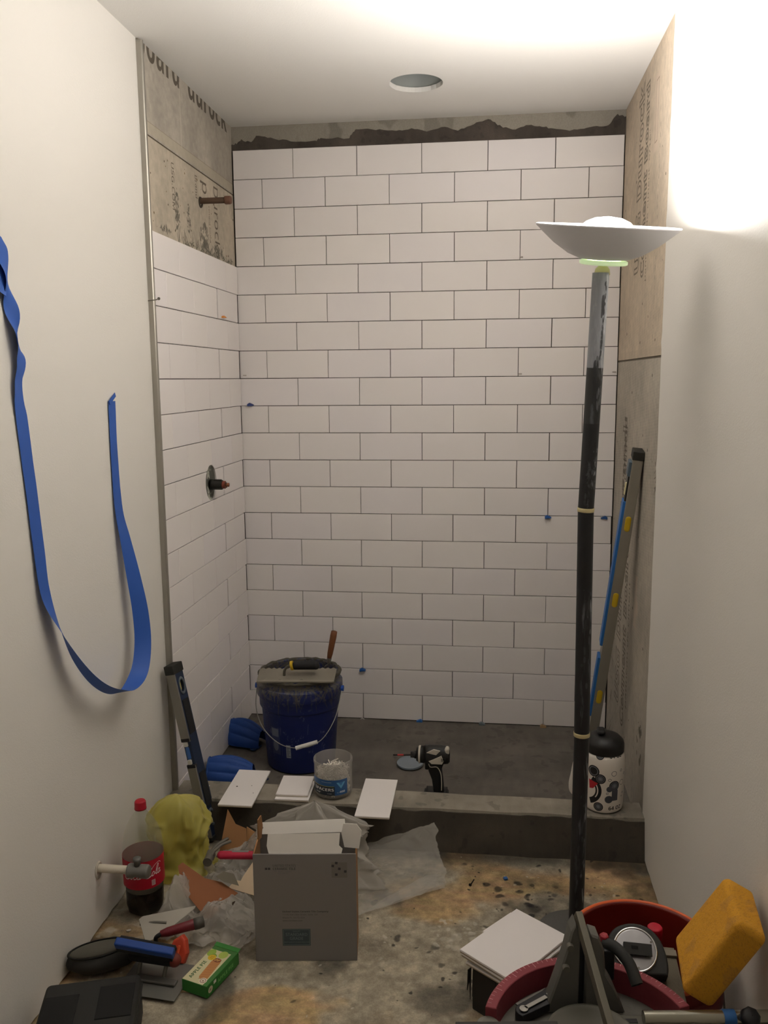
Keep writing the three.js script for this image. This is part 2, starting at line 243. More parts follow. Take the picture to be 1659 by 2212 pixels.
{ // left: two boards with their seam, face at x -0.762
  const mk = (y0, y1) => { const g = new THREE.BoxGeometry(0.012, y1 - y0, 0.93); g.translate(-0.768, (y0 + y1) / 2, 0.44); return planarUV(g, (x, y, z) => [(0.9 - z) / 0.92, 1 - (H - y) / 0.56]); };
  mesh('cement_board', mk(2.2225, H), boardL, shower.left); mesh('cement_board', mk(0.0, 2.2205), boardL, shower.left);
  mesh('stud_backing', new THREE.BoxGeometry(0.08, H + 0.02, 1.05).translate(-0.815, H / 2, 0.405), M.core, shower.left);
}
{
  const mk = (y0, y1) => { const g = new THREE.BoxGeometry(0.012, y1 - y0, 0.94); g.translate(0.778, (y0 + y1) / 2, 0.45); return planarUV(g, (x, y, z) => [(z + 0.02) / 0.95, 1 - (H - y) / H]); };
  mesh('cement_board', mk(1.5475, H), boardR, shower.right); mesh('cement_board', mk(0.0, 1.5455), boardR, shower.right);
  mesh('stud_backing', new THREE.BoxGeometry(0.08, H + 0.02, 1.05).translate(0.825, H / 2, 0.405), M.core, shower.right);
}
{ // back: board strip under the ceiling, dark thinset with a ragged top edge, bed behind the tiles
  const g = new THREE.BoxGeometry(1.62, H, 0.012); g.translate(0, H / 2, -0.0165); planarUV(g, (x, y, z) => [(x + 0.8) * 0.6, y * 0.4]);
  mesh('cement_board', g, mat(0xffffff, 0.95, { map: mortarTex(41, [0.60, 0.575, 0.53], 0.12), bumpMap: roughBump, bumpScale: 0.0006 }), shower.back);
  mesh('stud_backing', new THREE.BoxGeometry(1.8, H + 0.02, 0.1).translate(0, H / 2, -0.0755), M.core, shower.back);
  const top = [[-0.77, 2.0], [0.77, 2.0]], edge = [[0.772, 2.455], [0.74, 2.462], [0.7, 2.42], [0.64, 2.425], [0.58, 2.412], [0.5, 2.425], [0.46, 2.43], [0.41, 2.44], [0.36, 2.425], [0.3, 2.44], [0.255, 2.468], [0.2, 2.45], [0.14, 2.43], [0.09, 2.445], [0.02, 2.432], [-0.04, 2.446], [-0.1, 2.44], [-0.18, 2.448], [-0.26, 2.45], [-0.285, 2.42], [-0.4, 2.425], [-0.42, 2.414], [-0.52, 2.418], [-0.6, 2.43], [-0.66, 2.445], [-0.68, 2.418], [-0.72, 2.43], [-0.745, 2.415], [-0.77, 2.41]];
  const R = rngOf(77), pts = [...top]; for (let i = 0; i < edge.length - 1; i++) for (let k = 0; k < 5; k++) { const t = k / 5; pts.push([edge[i][0] + (edge[i + 1][0] - edge[i][0]) * t, edge[i][1] + (edge[i + 1][1] - edge[i][1]) * t + (R() - 0.5) * 0.008]); }
  const mg = extrude(pts, 0.0025); mg.translate(0, 0, -0.0105); planarUV(mg, (x, y) => [x * 1.4, y * 1.4]); mesh('thinset_band', mg, M.mortar, shower.back);
  mesh('thinset_bed', new THREE.BoxGeometry(1.545, 2.36, 0.003).translate(0, 1.205, -0.009), M.joint, shower.back);
  mesh('thinset_bed', new THREE.BoxGeometry(0.003, 1.92, 0.905).translate(-0.7605, 0.98, 0.4475), M.joint, shower.left);
}
// ---------------------------------------------------------------- wall tiles
const PITCH = 0.256, ROW = 0.11232, T0 = 0.03, TW = PITCH - 0.0023, TH = ROW - 0.0023, TD = 0.0075;
const tileR = rngOf(99), tileMat = () => M.tile[Math.floor(tileR() * 4)];
for (let r = 0; r < 21; r++) {
  const y = T0 + (20 - r) * ROW + ROW / 2, left = -0.7555, right = r < 13 ? 0.768 : 0.7655 - (r % 2) * 0.001, joints = [];
  for (let k = -4; k <= 4; k++) { const x = (k + (r % 2 ? 0.5 : 0)) * PITCH; if (x > left + 0.03 && x < right - 0.03) joints.push(x); }
  const xs = [left, ...joints, right];
  for (let i = 0; i < xs.length - 1; i++) {
    const a = xs[i] + (i ? 0.00115 : 0), b = xs[i + 1] - (i < xs.length - 2 ? 0.00115 : 0), full = b - a > TW - 0.002;
    const t = mesh('tile', slabOf(full ? TW : b - a, TH, TD), tileMat(), shower.back);
    t.position.set((a + b) / 2 + (tileR() - 0.5) * 0.0004, y + (tileR() - 0.5) * 0.0004, (tileR() - 0.5) * 0.0004); t.rotation.set((tileR() - 0.5) * 0.003, (tileR() - 0.5) * 0.002, 0);
  }
}
const VALVE = V(-0.753, 1.108, 0.428);
{
  const ev = new Evaluator(), hole = new Brush(new THREE.CylinderGeometry(0.066, 0.066, 0.1, 40)); hole.rotation.z = Math.PI / 2; hole.scale.set(1, 1, 0.94); hole.position.copy(VALVE); hole.updateMatrixWorld();
  for (let r = 4; r < 21; r++) {
    const y = T0 + (20 - r) * ROW + ROW / 2, joints = (r % 2 ? [0.28, 0.536, 0.792] : [0.154, 0.41, 0.666]), zs = [0.002, ...joints, 0.896];
    for (let i = 0; i < zs.length - 1; i++) {
      const a = zs[i] + (i ? 0.00115 : 0), b = zs[i + 1] - (i < zs.length - 2 ? 0.00115 : 0), w = b - a, pos = V(-0.753 + (tileR() - 0.5) * 0.0004, y + (tileR() - 0.5) * 0.0004, (a + b) / 2);
      let g = slabOf(w > TW - 0.002 ? TW : w, TH, TD), m = tileMat(), t;
      const hit = Math.abs(y - VALVE.y) < 0.066 + TH / 2 && VALVE.z > a - 0.066 && VALVE.z < b + 0.066;
      if (hit) {
        const br = new Brush(g); br.position.copy(pos); br.rotation.y = Math.PI / 2; br.updateMatrixWorld();
        const out = ev.evaluate(br, hole, SUBTRACTION); g = out.geometry; g.clearGroups(); t = mesh('tile', g, m, shower.left);
        t.position.copy(pos); t.rotation.y = Math.PI / 2; t.updateMatrixWorld();
        const box = new THREE.Box3().setFromBufferAttribute(g.attributes.position); if (box.max.x < -0.3 && box.min.x < -0.7) { t.position.set(0, 0, 0); t.rotation.set(0, 0, 0); }
      } else { t = mesh('tile', g, m, shower.left); t.position.copy(pos); t.rotation.y = Math.PI / 2; }
    }
  }
}
{ // mottled patching compound seen through the valve opening
  const g = new THREE.CircleGeometry(0.075, 40); g.rotateY(Math.PI / 2); g.translate(-0.7585, VALVE.y, VALVE.z); planarUV(g, (x, y, z) => [z * 9, y * 9]);
  mesh('patching_compound', g, mat(0xffffff, 0.9, { map: dataTex(256, 256, (i, j) => { const k = step(0.42, 0.58, fbm(i / 60, j / 60, 0, 4)); return [0.36 + 0.4 * k, 0.36 + 0.4 * k, 0.33 + 0.38 * k]; }) }), shower.left);
}
{ // metal edge trim closing the left tile field
  const t = structure('trim_1'), g = extrude([[-0.7675, 0.9115], [-0.7675, 0.8985], [-0.7525, 0.8965], [-0.7495, 0.8985], [-0.7485, 0.903], [-0.7495, 0.9085], [-0.7525, 0.9115]].map(([x, z]) => [x, -z]), H - 0.012); g.rotateX(-Math.PI / 2).translate(0, 0.006, 0);
  mesh('metal_edge_profile', g, mat(0xa9a59c, 0.38, { metalness: 0.75 }), t);
}
{ // shower pan and curb
  const p = structure('shower_pan'), g = new THREE.BoxGeometry(1.545, 0.028, 0.86, 24, 1, 16); g.translate(0, 0.014, 0.425);
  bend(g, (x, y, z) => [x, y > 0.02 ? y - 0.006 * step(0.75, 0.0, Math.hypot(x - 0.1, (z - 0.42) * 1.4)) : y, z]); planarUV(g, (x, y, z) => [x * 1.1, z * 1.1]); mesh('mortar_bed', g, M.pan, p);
  const c = structure('shower_curb'), R = rngOf(15), z0 = 0.838, pts = [];
  const prof = (zf) => [[z0, 0.0], [z0, 0.126], [z0 + 0.006, 0.13], [zf - 0.008, 0.131], [zf, 0.124], [zf + 0.012, 0.0]];
  const tg = new THREE.BoxGeometry(1.53, 0.13, 0.104, 60, 3, 3); tg.translate(0, 0.065, 0.89);
  bend(tg, (x, y, z) => { const zf = z > 0.93 ? (0.945 + 0.03 * (0.13 - y) / 0.13 + (noise(x * 14, y * 20) - 0.5) * 0.006 - 0.012 * x) : z; return [x, y > 0.12 ? y + (noise(x * 9 + 4, z * 20) - 0.5) * 0.004 : y, zf]; }); planarUV(tg, (x, y, z) => [x * 1.3, (y + z) * 1.3]);
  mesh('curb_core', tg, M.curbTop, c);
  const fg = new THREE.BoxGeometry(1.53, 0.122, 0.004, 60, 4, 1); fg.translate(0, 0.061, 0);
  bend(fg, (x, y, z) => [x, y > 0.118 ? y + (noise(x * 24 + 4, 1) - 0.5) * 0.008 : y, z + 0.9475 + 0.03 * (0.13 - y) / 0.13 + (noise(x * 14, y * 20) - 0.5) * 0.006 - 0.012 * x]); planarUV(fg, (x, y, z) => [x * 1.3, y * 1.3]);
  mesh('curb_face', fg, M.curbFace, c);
}

// ---------------------------------------------------------------- floor lamp (the only light)
{
  const L = thing('floor_lamp', 'black torchiere floor lamp streaked with white plaster, lit grey bowl pointing at the ceiling', 'lamp', [0.521, 0, 1.355]);
  const O = V(0.521, 0, 1.355), P = (x, y, z) => V(x, y, z).sub(O);
  mesh('base', lathe([[0.0005, 0], [0.103, 0], [0.106, 0.004], [0.104, 0.012], [0.07, 0.02], [0.03, 0.026], [0.024, 0.032], [0.0005, 0.032]], 56), mat(0x55534f, 0.6, { bumpMap: roughBump, bumpScale: 0.001 }), L);
  const poleTex = (seed, kind) => canvasTex(256, 1024, (g, w, h) => {
    g.fillStyle = kind === 2 ? '#2a2a2a' : '#1b1b1d'; g.fillRect(0, 0, w, h); const R = rngOf(seed), X = (f) => (0.482 + Math.asin(Math.max(-1, Math.min(1, 2 * f - 1))) / 6.2832) * w;
    const blotch = (n, y0, y1, x0, x1, col, a) => { for (let i = 0; i < n; i++) { g.globalAlpha = a * (0.3 + R() * 0.7); g.fillStyle = col; g.beginPath(); g.ellipse(X(x0 + R() * (x1 - x0)), (y0 + R() * (y1 - y0)) * h, 2 + R() * 6, 8 + R() * 46, (R() - 0.5) * 0.3, 0, 6.3); g.fill(); } g.globalAlpha = 1; };
    if (kind === 2) {   // top section: mostly skimmed with pale plaster
      g.fillStyle = '#8f9196'; g.fillRect(0, 0, w, h * 0.56); blotch(60, 0, 0.55, 0, 1, '#a6a8ad', 0.3); blotch(26, 0, 0.6, 0.86, 1, '#d5d5d8', 0.6);
      g.fillStyle = '#3c3d40'; for (let i = 0; i < 70; i++) { const t = R(); g.globalAlpha = 0.8; g.beginPath(); g.ellipse(X(0.84 - 0.06 * t + (R() - 0.5) * 0.08), (0.06 + t * 0.44) * h, 1 + R() * 3.5, 5 + R() * 16, 0, 0, 6.3); g.fill(); } g.globalAlpha = 1;
      blotch(20, 0.17, 0.22, 0.72, 0.78, '#3c3d40', 0.8); blotch(46, 0.52, 0.78, 0.44, 0.66, '#26272a', 0.9); blotch(40, 0.64, 0.92, 0.4, 0.92, '#1e1f21', 0.9); blotch(22, 0.58, 0.8, 0.72, 0.98, '#8a8c90', 0.5); blotch(12, 0.8, 0.9, 0.45, 0.6, '#56585c', 0.5);
      g.fillStyle = '#17171a'; g.fillRect(0, h * 0.9, w, h * 0.1);
    } else { blotch(26, 0.3, 0.95, 0.4, 0.62, '#6e7074', 0.35); blotch(20, 0.1, 0.8, 0.74, 0.95, '#85878c', 0.4); blotch(26, 0, 1, 0, 1, '#101012', 0.8); blotch(8, 0.1, 0.9, 0.86, 0.96, '#b9bbbf', 0.6); if (kind === 1) { g.fillStyle = '#141416'; g.fillRect(0, 0, w, h * 0.34); } }
  });
  const pts = [P(0.519, 0.03, 1.354), P(0.5205, 0.574, 1.35), P(0.5145, 1.161, 1.352), P(0.520, 1.335, 1.358), P(0.531, 1.727, 1.375)];
  const section = (a, b, r, t, turn) => { const d = b.clone().sub(a), g = cyl(r, r, d.length(), 36); g.rotateY(turn); const o = mesh('pole_section', g, mat(0xffffff, 0.5, { map: t }), L); o.quaternion.setFromUnitVectors(V(0, 1, 0), d.clone().normalize()); o.position.copy(a.clone().add(b).multiplyScalar(0.5)); };
  const turn = Math.PI * 1.0;
  section(pts[0], pts[1], 0.0195, poleTex(1, 0), turn); section(pts[1], pts[2], 0.0195, poleTex(2, 1), turn); section(pts[2], pts[3], 0.0195, poleTex(4, 3), turn); section(pts[3], pts[4], 0.0195, poleTex(3, 2), turn);
  for (const [p, q] of [[pts[1], pts[2]], [pts[2], pts[3]]]) { const d = q.clone().sub(p).normalize(), o = mesh('collar', lathe([[0.0193, -0.005], [0.0207, -0.005], [0.021, 0], [0.0207, 0.005], [0.0193, 0.005]], 36), M.brass, L); o.position.copy(p); o.quaternion.setFromUnitVectors(V(0, 1, 0), d); }
  const up = V(0.068, 0.98, 0.185).normalize(), RC = P(0.5415, 1.8275, 1.39), at = (k) => RC.clone().addScaledVector(up, k), tilt = (o, k) => { o.position.copy(at(k)); o.quaternion.setFromUnitVectors(V(0, 1, 0), up); return o; };
  tilt(mesh('shade', lathe([[0.0385, -0.0725], [0.056, -0.071], [0.085, -0.060], [0.12, -0.0375], [0.148, -0.014], [0.164, 0.0], [0.1655, 0.003], [0.163, 0.004], [0.1475, -0.0095], [0.119, -0.034], [0.084, -0.0565], [0.056, -0.0672], [0.0385, -0.0685], [0.0385, -0.0725]], 72), mat(0xe6e4e6, 0.5, { metalness: 0.05, bumpMap: roughBump, bumpScale: 0.0004 }), L), 0);
  tilt(mesh('glass_disc', lathe([[0.012, -0.0835], [0.052, -0.0835], [0.0555, -0.0815], [0.0555, -0.0755], [0.052, -0.0735], [0.012, -0.0735], [0.012, -0.0835]], 48), mat(0xcfe8b0, 0.35, { emissive: new THREE.Color(0xb4c69c), emissiveIntensity: 0.62 }), L), 0);  // glass does not emit itself: glow stands in for bulb light passing through
  tilt(mesh('brass_fitting', lathe([[0.0005, -0.0725], [0.0385, -0.0725], [0.0385, -0.0738], [0.006, -0.0738], [0.006, -0.0855], [0.011, -0.087], [0.0165, -0.0935], [0.0175, -0.099], [0.0185, -0.103], [0.0185, -0.106], [0.0005, -0.106]], 36), M.brass, L), 0);
  const bulb = tilt(mesh('bulb', lathe([[0.0005, -0.03], [0.062, -0.03], [0.066, -0.016], [0.063, 0.0], [0.05, 0.012], [0.03, 0.0205], [0.0005, 0.024]], 48), mat(0xffffff, 0.6, { emissive: LAMP_COLOR, emissiveIntensity: 6 }), L), 0);
  bulb.castShadow = false;
  const light = new THREE.PointLight(LAMP_COLOR, LAMP_POWER); light.name = 'lamp_light'; light.position.copy(at(-0.034)); light.castShadow = true; light.shadow.radius = 2.4; light.shadow.mapSize.set(2048, 2048); light.shadow.bias = -0.0005; L.add(light);
  const beam = new THREE.SpotLight(LAMP_COLOR, LAMP_UP, 0, 1.34, 1.0); beam.name = 'lamp_beam'; beam.position.copy(at(-0.02)); beam.target.position.copy(at(1)); beam.castShadow = true; beam.shadow.radius = 2.4; beam.shadow.mapSize.set(1024, 1024); L.add(beam); L.add(beam.target);
}

// ---------------------------------------------------------------- plumbing on the left wall
{
  const t = thing('shower_pipe', 'rusty brown capped pipe stub poking out of the cement board above the left tiles', 'pipe', [-0.762, 2.118, 0.404]);
  const g = cyl(0.0105, 0.0105, 0.1, 24); g.rotateZ(Math.PI / 2).translate(0.044, 0, 0); mesh('pipe', g, M.rust, t);
  const c = lathe([[0.0005, 0], [0.0135, 0], [0.0145, 0.003], [0.0145, 0.018], [0.0125, 0.023], [0.0005, 0.024]], 28); c.rotateZ(-Math.PI / 2).translate(0.092, 0, 0); mesh('cap', c, mat(0x6c4b3a, 0.75), t);
  const h = new THREE.TorusGeometry(0.0155, 0.004, 8, 24); h.rotateY(Math.PI / 2).translate(0.0005, -0.004, -0.003); mesh('hole_rim', h, mat(0x40382f, 0.95), t);
}
{
  const t = thing('shower_valve', 'black shower valve body with brass stem set in an oval hole in the left tiles', 'valve', [-0.757, 1.1, 0.428]);
  const b = lathe([[0.0005, 0], [0.021, 0], [0.021, 0.012], [0.0185, 0.014], [0.0185, 0.045], [0.0165, 0.048], [0.0005, 0.048]], 24); b.rotateZ(-Math.PI / 2); mesh('valve_body', b, mat(0x14140f, 0.45), t);
  for (const a of [0.2, 2.3, 4.4]) { const r = new THREE.BoxGeometry(0.03, 0.004, 0.007); r.translate(0.03, 0.0185, 0).rotateX(a); mesh('rib', r, mat(0x2a2a24, 0.4), t); }
  const q = cyl(0.0145, 0.0145, 0.012, 24); q.rotateZ(Math.PI / 2).translate(0.052, 0, 0); mesh('cartridge_ring', q, mat(0x7d3a28, 0.55), t);
  const s = lathe([[0.0005, 0.05], [0.0055, 0.05], [0.0055, 0.063], [0.0075, 0.064], [0.0075, 0.072], [0.0005, 0.073]], 16); s.rotateZ(-Math.PI / 2); mesh('stem', s, M.copper, t);
  const k = new THREE.BoxGeometry(0.003, 0.022, 0.004); k.rotateX(0.3).translate(0.062, 0, 0); mesh('clip', k, M.dullSteel, t);
}
{
  const t = thing('supply_stub', 'white water supply stub with grey shutoff valve coming out of the left wall', 'valve', [XL, 0.176, 1.457]);
  const g = cyl(0.0112, 0.0112, 0.11, 24); g.rotateZ(Math.PI / 2).translate(0.052, 0.001, 0); mesh('pipe', g, mat(0xdfd5c2, 0.5), t);
  const b = lathe([[0.0005, 0.086], [0.018, 0.086], [0.0195, 0.09], [0.0195, 0.1], [0.0165, 0.104], [0.0165, 0.118], [0.0185, 0.12], [0.0185, 0.14], [0.016, 0.145], [0.0005, 0.146]], 12); b.rotateZ(-Math.PI / 2); mesh('valve_body', b, mat(0x83817c, 0.42, { metalness: 0.35 }), t);
  const k = lathe([[0.0005, 0], [0.0085, 0], [0.0085, 0.012], [0.0105, 0.014], [0.0105, 0.022], [0.0005, 0.023]], 16); k.translate(0.112, 0.016, 0); mesh('valve_stem', k, mat(0x6d6b67, 0.45, { metalness: 0.35 }), t);
  const h = new THREE.TorusGeometry(0.0165, 0.0035, 8, 24); h.rotateY(Math.PI / 2).scale(1, 1.25, 1).translate(0.001, -0.004, 0.001); mesh('hole_rim', h, mat(0xc9c0b1, 0.9), t);
}
{
  const t = thing('nail', 'bent nail stuck across the metal trim halfway up the left side', 'nail', [-0.7485, 1.731, 0.905]);
  mesh('shank', tube([[-0.018, -0.004, 0.012], [-0.002, -0.002, 0.006], [0.002, 0.0, -0.004], [0.004, 0.004, -0.02]], 0.0016, 16, 8), M.dullSteel, t);
  const h = cyl(0.0045, 0.0045, 0.0015, 14); h.rotateX(Math.PI / 2).translate(0.0042, 0.0045, -0.0205); mesh('head', h, M.dullSteel, t);
}
// blue masking tape: a strip swept along a hanging loop, twisting at the bottom
{
  const W = 0.048, path = [ // centre point, half-width direction
    [-0.764, 1.80, 1.735, 0, 0.4, 1], [-0.760, 1.755, 1.722, 0, -0.2, 1], [-0.757, 1.70, 1.715, 0.45, 0.2, 0.9], [-0.760, 1.64, 1.700, -0.2, 0.1, 1], [-0.759, 1.575, 1.690, 0.55, 0.1, 0.8], [-0.757, 1.53, 1.680, 0.1, 0, 0.75], [-0.763, 1.475, 1.690, 0.2, 0, 0.9], [-0.764, 1.40, 1.683, 0, -0.05, 1], [-0.764, 1.25, 1.666, 0, -0.06, 1], [-0.762, 1.10, 1.654, 0, -0.08, 1], [-0.757, 0.985, 1.645, 0.1, -0.1, 1],
    [-0.743, 0.895, 1.615, 0.55, -0.12, 0.8], [-0.727, 0.80, 1.570, 0.85, -0.05, 0.45], [-0.717, 0.72, 1.500, 0.9, 0.2, 0.3], [-0.712, 0.665, 1.415, 0.85, 0.35, 0.2], [-0.711, 0.640, 1.33, 0.9, 0.1, 0.1], [-0.711, 0.665, 1.25, 0.95, -0.3, -0.25], [-0.715, 0.73, 1.208, 0.9, -0.25, -0.5], [-0.721, 0.82, 1.198, 0.75, -0.12, -0.7], [-0.733, 0.93, 1.205, 0.5, -0.05, -0.9], [-0.748, 1.04, 1.213, 0.2, 0, -1], [-0.760, 1.12, 1.217, 0.02, 0, -1], [-0.7645, 1.28, 1.218, 0, 0, -1], [-0.7645, 1.43, 1.215, 0, 0, -1]];
  const N = 150, cen = new THREE.CatmullRomCurve3(path.map((p) => V(p[0], p[1], p[2]))), wid = new THREE.CatmullRomCurve3(path.map((p) => V(p[3], p[4], p[5]).normalize())), pos = [], idx = [];
  for (let i = 0; i <= N; i++) { const t = i / N, c = cen.getPoint(t), w = wid.getPoint(t).normalize(); if (t < 0.36) c.x += 0.002 * (noise(t * 60, 3) - 0.5); for (let k = 0; k < 5; k++) { const q = (k / 4 - 0.5) * W * (t > 0.93 ? 0.95 : 1); const p = c.clone().addScaledVector(w, q); p.x = Math.max(p.x, XL + 0.0008); pos.push(p.x, p.y, p.z); } }
  for (let i = 0; i < N; i++) for (let k = 0; k < 4; k++) { const a = i * 5 + k; idx.push(a, a + 1, a + 5, a + 1, a + 6, a + 5); }
  const g = new THREE.BufferGeometry(); g.setAttribute('position', new THREE.Float32BufferAttribute(pos, 3)); g.setIndex(idx); g.computeVertexNormals();
  const t = thing('masking_tape', 'long strip of blue masking tape hanging in a loop on the left wall', 'tape'); t.position.set(0, 0, 0);
  mesh('tape_strip', g, mat(0x2c5cb4, 0.6, { side: THREE.DoubleSide }), t);
  const fold = new THREE.BoxGeometry(0.0012, 0.012, 0.046); fold.rotateX(0.5).translate(-0.7625, 1.437, 1.215); mesh('folded_end', fold, mat(0x2c5cb4, 0.6), t);
for (const [y, z, rx, rz, w, h, x] of [[1.745, 1.745, 0.18, 0.06, 0.046, 0.075, -0.7605], [1.70, 1.735, -0.35, 0.1, 0.034, 0.06, -0.757], [1.78, 1.76, 0.1, -0.05, 0.06, 0.05, -0.763]]) { const s = rbox(0.0012, h, w, 0.0004); s.rotateX(rx).rotateZ(rz).translate(x, y, z); mesh('folded_end', s, mat(0x3a66bc, 0.6), t); }
}
// tile spacers stuck in the joints
{
  const wedge = shapeOf([[-0.012, 0], [0.012, 0.003], [0.012, 0.006], [-0.004, 0.013], [-0.012, 0.008]]), wg = new THREE.ExtrudeGeometry(wedge, { depth: 0.014, bevelEnabled: true, bevelSize: 0.0006, bevelThickness: 0.0006, bevelSegments: 1 }).translate(0, -0.008, -0.004);
  const put = (x, y, z, color, label, flip, group) => { const o = one('tile_spacer', label, 'tile spacer', wg, mat(color, 0.5), [x, y, z], 'tile spacers in the joints'); o.rotation.y = flip ? Math.PI : 0; return o; };
  put(-0.713, 1.385, 0.004, 0x3b4a86, 'dark blue plastic spacer wedge in a back wall joint close to the left corner', 0);
  put(0.513, 0.927, 0.004, 0x2b5fa8, 'blue plastic spacer wedge in the back wall joint just left of the lamp pole', 0);
  put(0.736, 0.926, 0.004, 0x2a5490, 'blue plastic spacer wedge in the back wall joint right of the lamp pole', 1);
  put(-0.256, 0.254, 0.004, 0x2b5fa8, 'blue plastic spacer wedge in the back wall joint beside the blue bucket', 0);
  put(-0.012, 0.033, 0.008, 0x2f6db8, 'blue plastic spacer wedge under the bottom tile row in the middle of the back wall', 1);
  put(0.255, 0.034, 0.008, 0x69757c, 'grey plastic spacer under the bottom tile row between the blue and tan spacers', 0);
  put(0.511, 0.034, 0.008, 0xa98a64, 'tan spacer under the bottom tile row of the back wall near the lamp pole', 0);
  const sh = one('tile_spacer', 'thin orange shim pushed into a joint of the left tile wall', 'tile spacer', wg, mat(0xd98a3a, 0.6), [-0.749, 1.7265, 0.215], 'tile spacers in the joints'); sh.rotation.y = Math.PI / 2; sh.scale.set(1.6, 0.6, 0.5);
  const bar = (a) => { const b = rbox(0.024, 0.0035, 0.004, 0.0008); b.rotateZ(a); return b; };
  const cross = merge([bar(0), bar(Math.PI / 2)]), y3 = merge([rbox(0.012, 0.003, 0.003, 0.0006).translate(0.006, 0, 0).rotateZ(-0.5), rbox(0.012, 0.003, 0.003, 0.0006).translate(-0.006, 0, 0).rotateZ(0.5), rbox(0.003, 0.012, 0.003, 0.0006).translate(0, 0.006, 0)]);
  const c1 = one('tile_spacer', 'white cross-shaped tile spacer lying on the curb beside the leaning level', 'tile spacer', cross, M.white, [-0.659, 0.1345, 0.884]); c1.rotation.set(-Math.PI / 2, 0, 0.35);
  one('tile_spacer', 'white tile spacer sticking out below the bottom tile row beside the blue bucket', 'tile spacer', y3, M.white, [-0.26, 0.0315, 0.0035]).rotation.x = 0.15;
  const c2 = one('tile_spacer', 'white cross-shaped tile spacer on the shower floor behind the nearer knee pad', 'tile spacer', cross, M.white, [-0.72, 0.034, 0.50]); c2.rotation.set(-1.2, 0.3, 0.3);
  for (const [x, y, l] of [[-0.735, 1.5045, 'small grey-white spacer end in the back wall joint at the left corner'], [0.392, 1.5015, 'small grey-white spacer end in the back wall joint left of the plastered pole'], [0.767, 1.5055, 'small grey-white spacer end in the back wall joint beside the right corner'], [0.389, 1.951, 'small grey-white spacer end in the back wall joint below the lamp bowl rim']])
    one('tile_spacer', l, 'tile spacer', rbox(0.014, 0.0045, 0.005, 0.001), mat(0xb9aea8, 0.6), [Math.min(x, 0.757), y - 0.001, 0.0022], 'tile spacers in the joints');
}
// ---------------------------------------------------------------- spirit levels
function tubeOf(pa, pb, w, d, ex) { // box beam frame: origin at pa, y along beam, x = ex
  const y = pb.clone().sub(pa), len = y.length(); y.normalize(); const x = ex.clone().addScaledVector(y, -ex.dot(y)).normalize(), z = x.clone().cross(y); return { x, y, z, len };
}
{
  const A = V(-0.616, 0.004, 1.005), B = V(-0.736, 0.575, 0.972), f = tubeOf(A, B, 0, 0, V(1, 0, 0.18)), L = f.len, W = 0.031, D = 0.055;
  const t = thing('spirit_level', 'short black and blue spirit level leaning on the left wall beside the yellow bag', 'spirit level', A.toArray()); basis(t, f.x, f.y, f.z);
  // front edge strip (grey) in two lengths with the vial gap between
  const edge = (a, b) => mesh('edge_face', rbox(W, b - a, 0.006, 0.001).translate(0, (a + b) / 2, -0.003), mat(0x8b877e, 0.5, { metalness: 0.4 }), t);
  edge(0.006, 0.26); edge(0.338, L - 0.022);
  const s = shapeOf([[0, 0], [D - 0.006, 0], [D - 0.006, L - 0.02], [0, L - 0.02]]);
  for (const [y, h] of [[0.07, 0.05], [0.30, 0.08], [0.515, 0.05]]) { const p = new THREE.Path(); p.absellipse(D / 2 - 0.003, y, 0.014, h / 2, 0, Math.PI * 2); if (y !== 0.30) s.holes.push(p); }
  const body = new THREE.ExtrudeGeometry(s, { depth: W - 0.006, bevelEnabled: true, bevelSize: 0.001, bevelThickness: 0.001, bevelSegments: 1, bevelOffset: -0.001 }); body.rotateY(Math.PI / 2).translate(-W / 2 + 0.003, 0.002, -0.006);
  mesh('body', body, mat(0x1b2a44, 0.5), t);
  for (const [y, h] of [[0.17, 0.115], [0.415, 0.115]]) mesh('grip', rbox(0.004, h, 0.034, 0.0018).translate(W / 2 - 0.001, y, -D / 2 - 0.003), M.rubber, t);
  for (const y of [0.07, 0.515]) { const r = new THREE.TorusGeometry(0.0145, 0.0028, 8, 28); r.scale(1, 1.7, 1).rotateY(Math.PI / 2).translate(W / 2 - 0.001, y + 0.002, -D / 2 - 0.003); const v = mesh('vial_ring', r, mat(0x56606a, 0.4), t); mesh('vial', new THREE.CapsuleGeometry(0.006, 0.024, 4, 12).translate(0.004, y + 0.002, -D / 2 - 0.003), mat(0xc9b56a, 0.25), t); }
  mesh('center_vial', new THREE.CapsuleGeometry(0.008, 0.03, 4, 12).translate(-0.003, 0.3, -0.008), mat(0x3a5f9a, 0.25), t);
  for (const y of [0.27, 0.33]) { mesh('vial_end', rbox(0.014, 0.016, 0.014, 0.003).translate(-0.003, y, -0.006), mat(0xd9d6cc, 0.5), t); mesh('vial_seat', rbox(W, 0.012, 0.014, 0.002).translate(0, y + (y < 0.3 ? -0.014 : 0.014), -0.006), M.black, t); }
  mesh('end_cap', rbox(W + 0.004, 0.03, D + 0.004, 0.003).translate(0, L - 0.008, -D / 2), mat(0x23231f, 0.75), t);
  mesh('end_cap', rbox(W + 0.002, 0.014, D + 0.002, 0.003).translate(0, 0.0068, -D / 2), mat(0x23231f, 0.75), t);
}
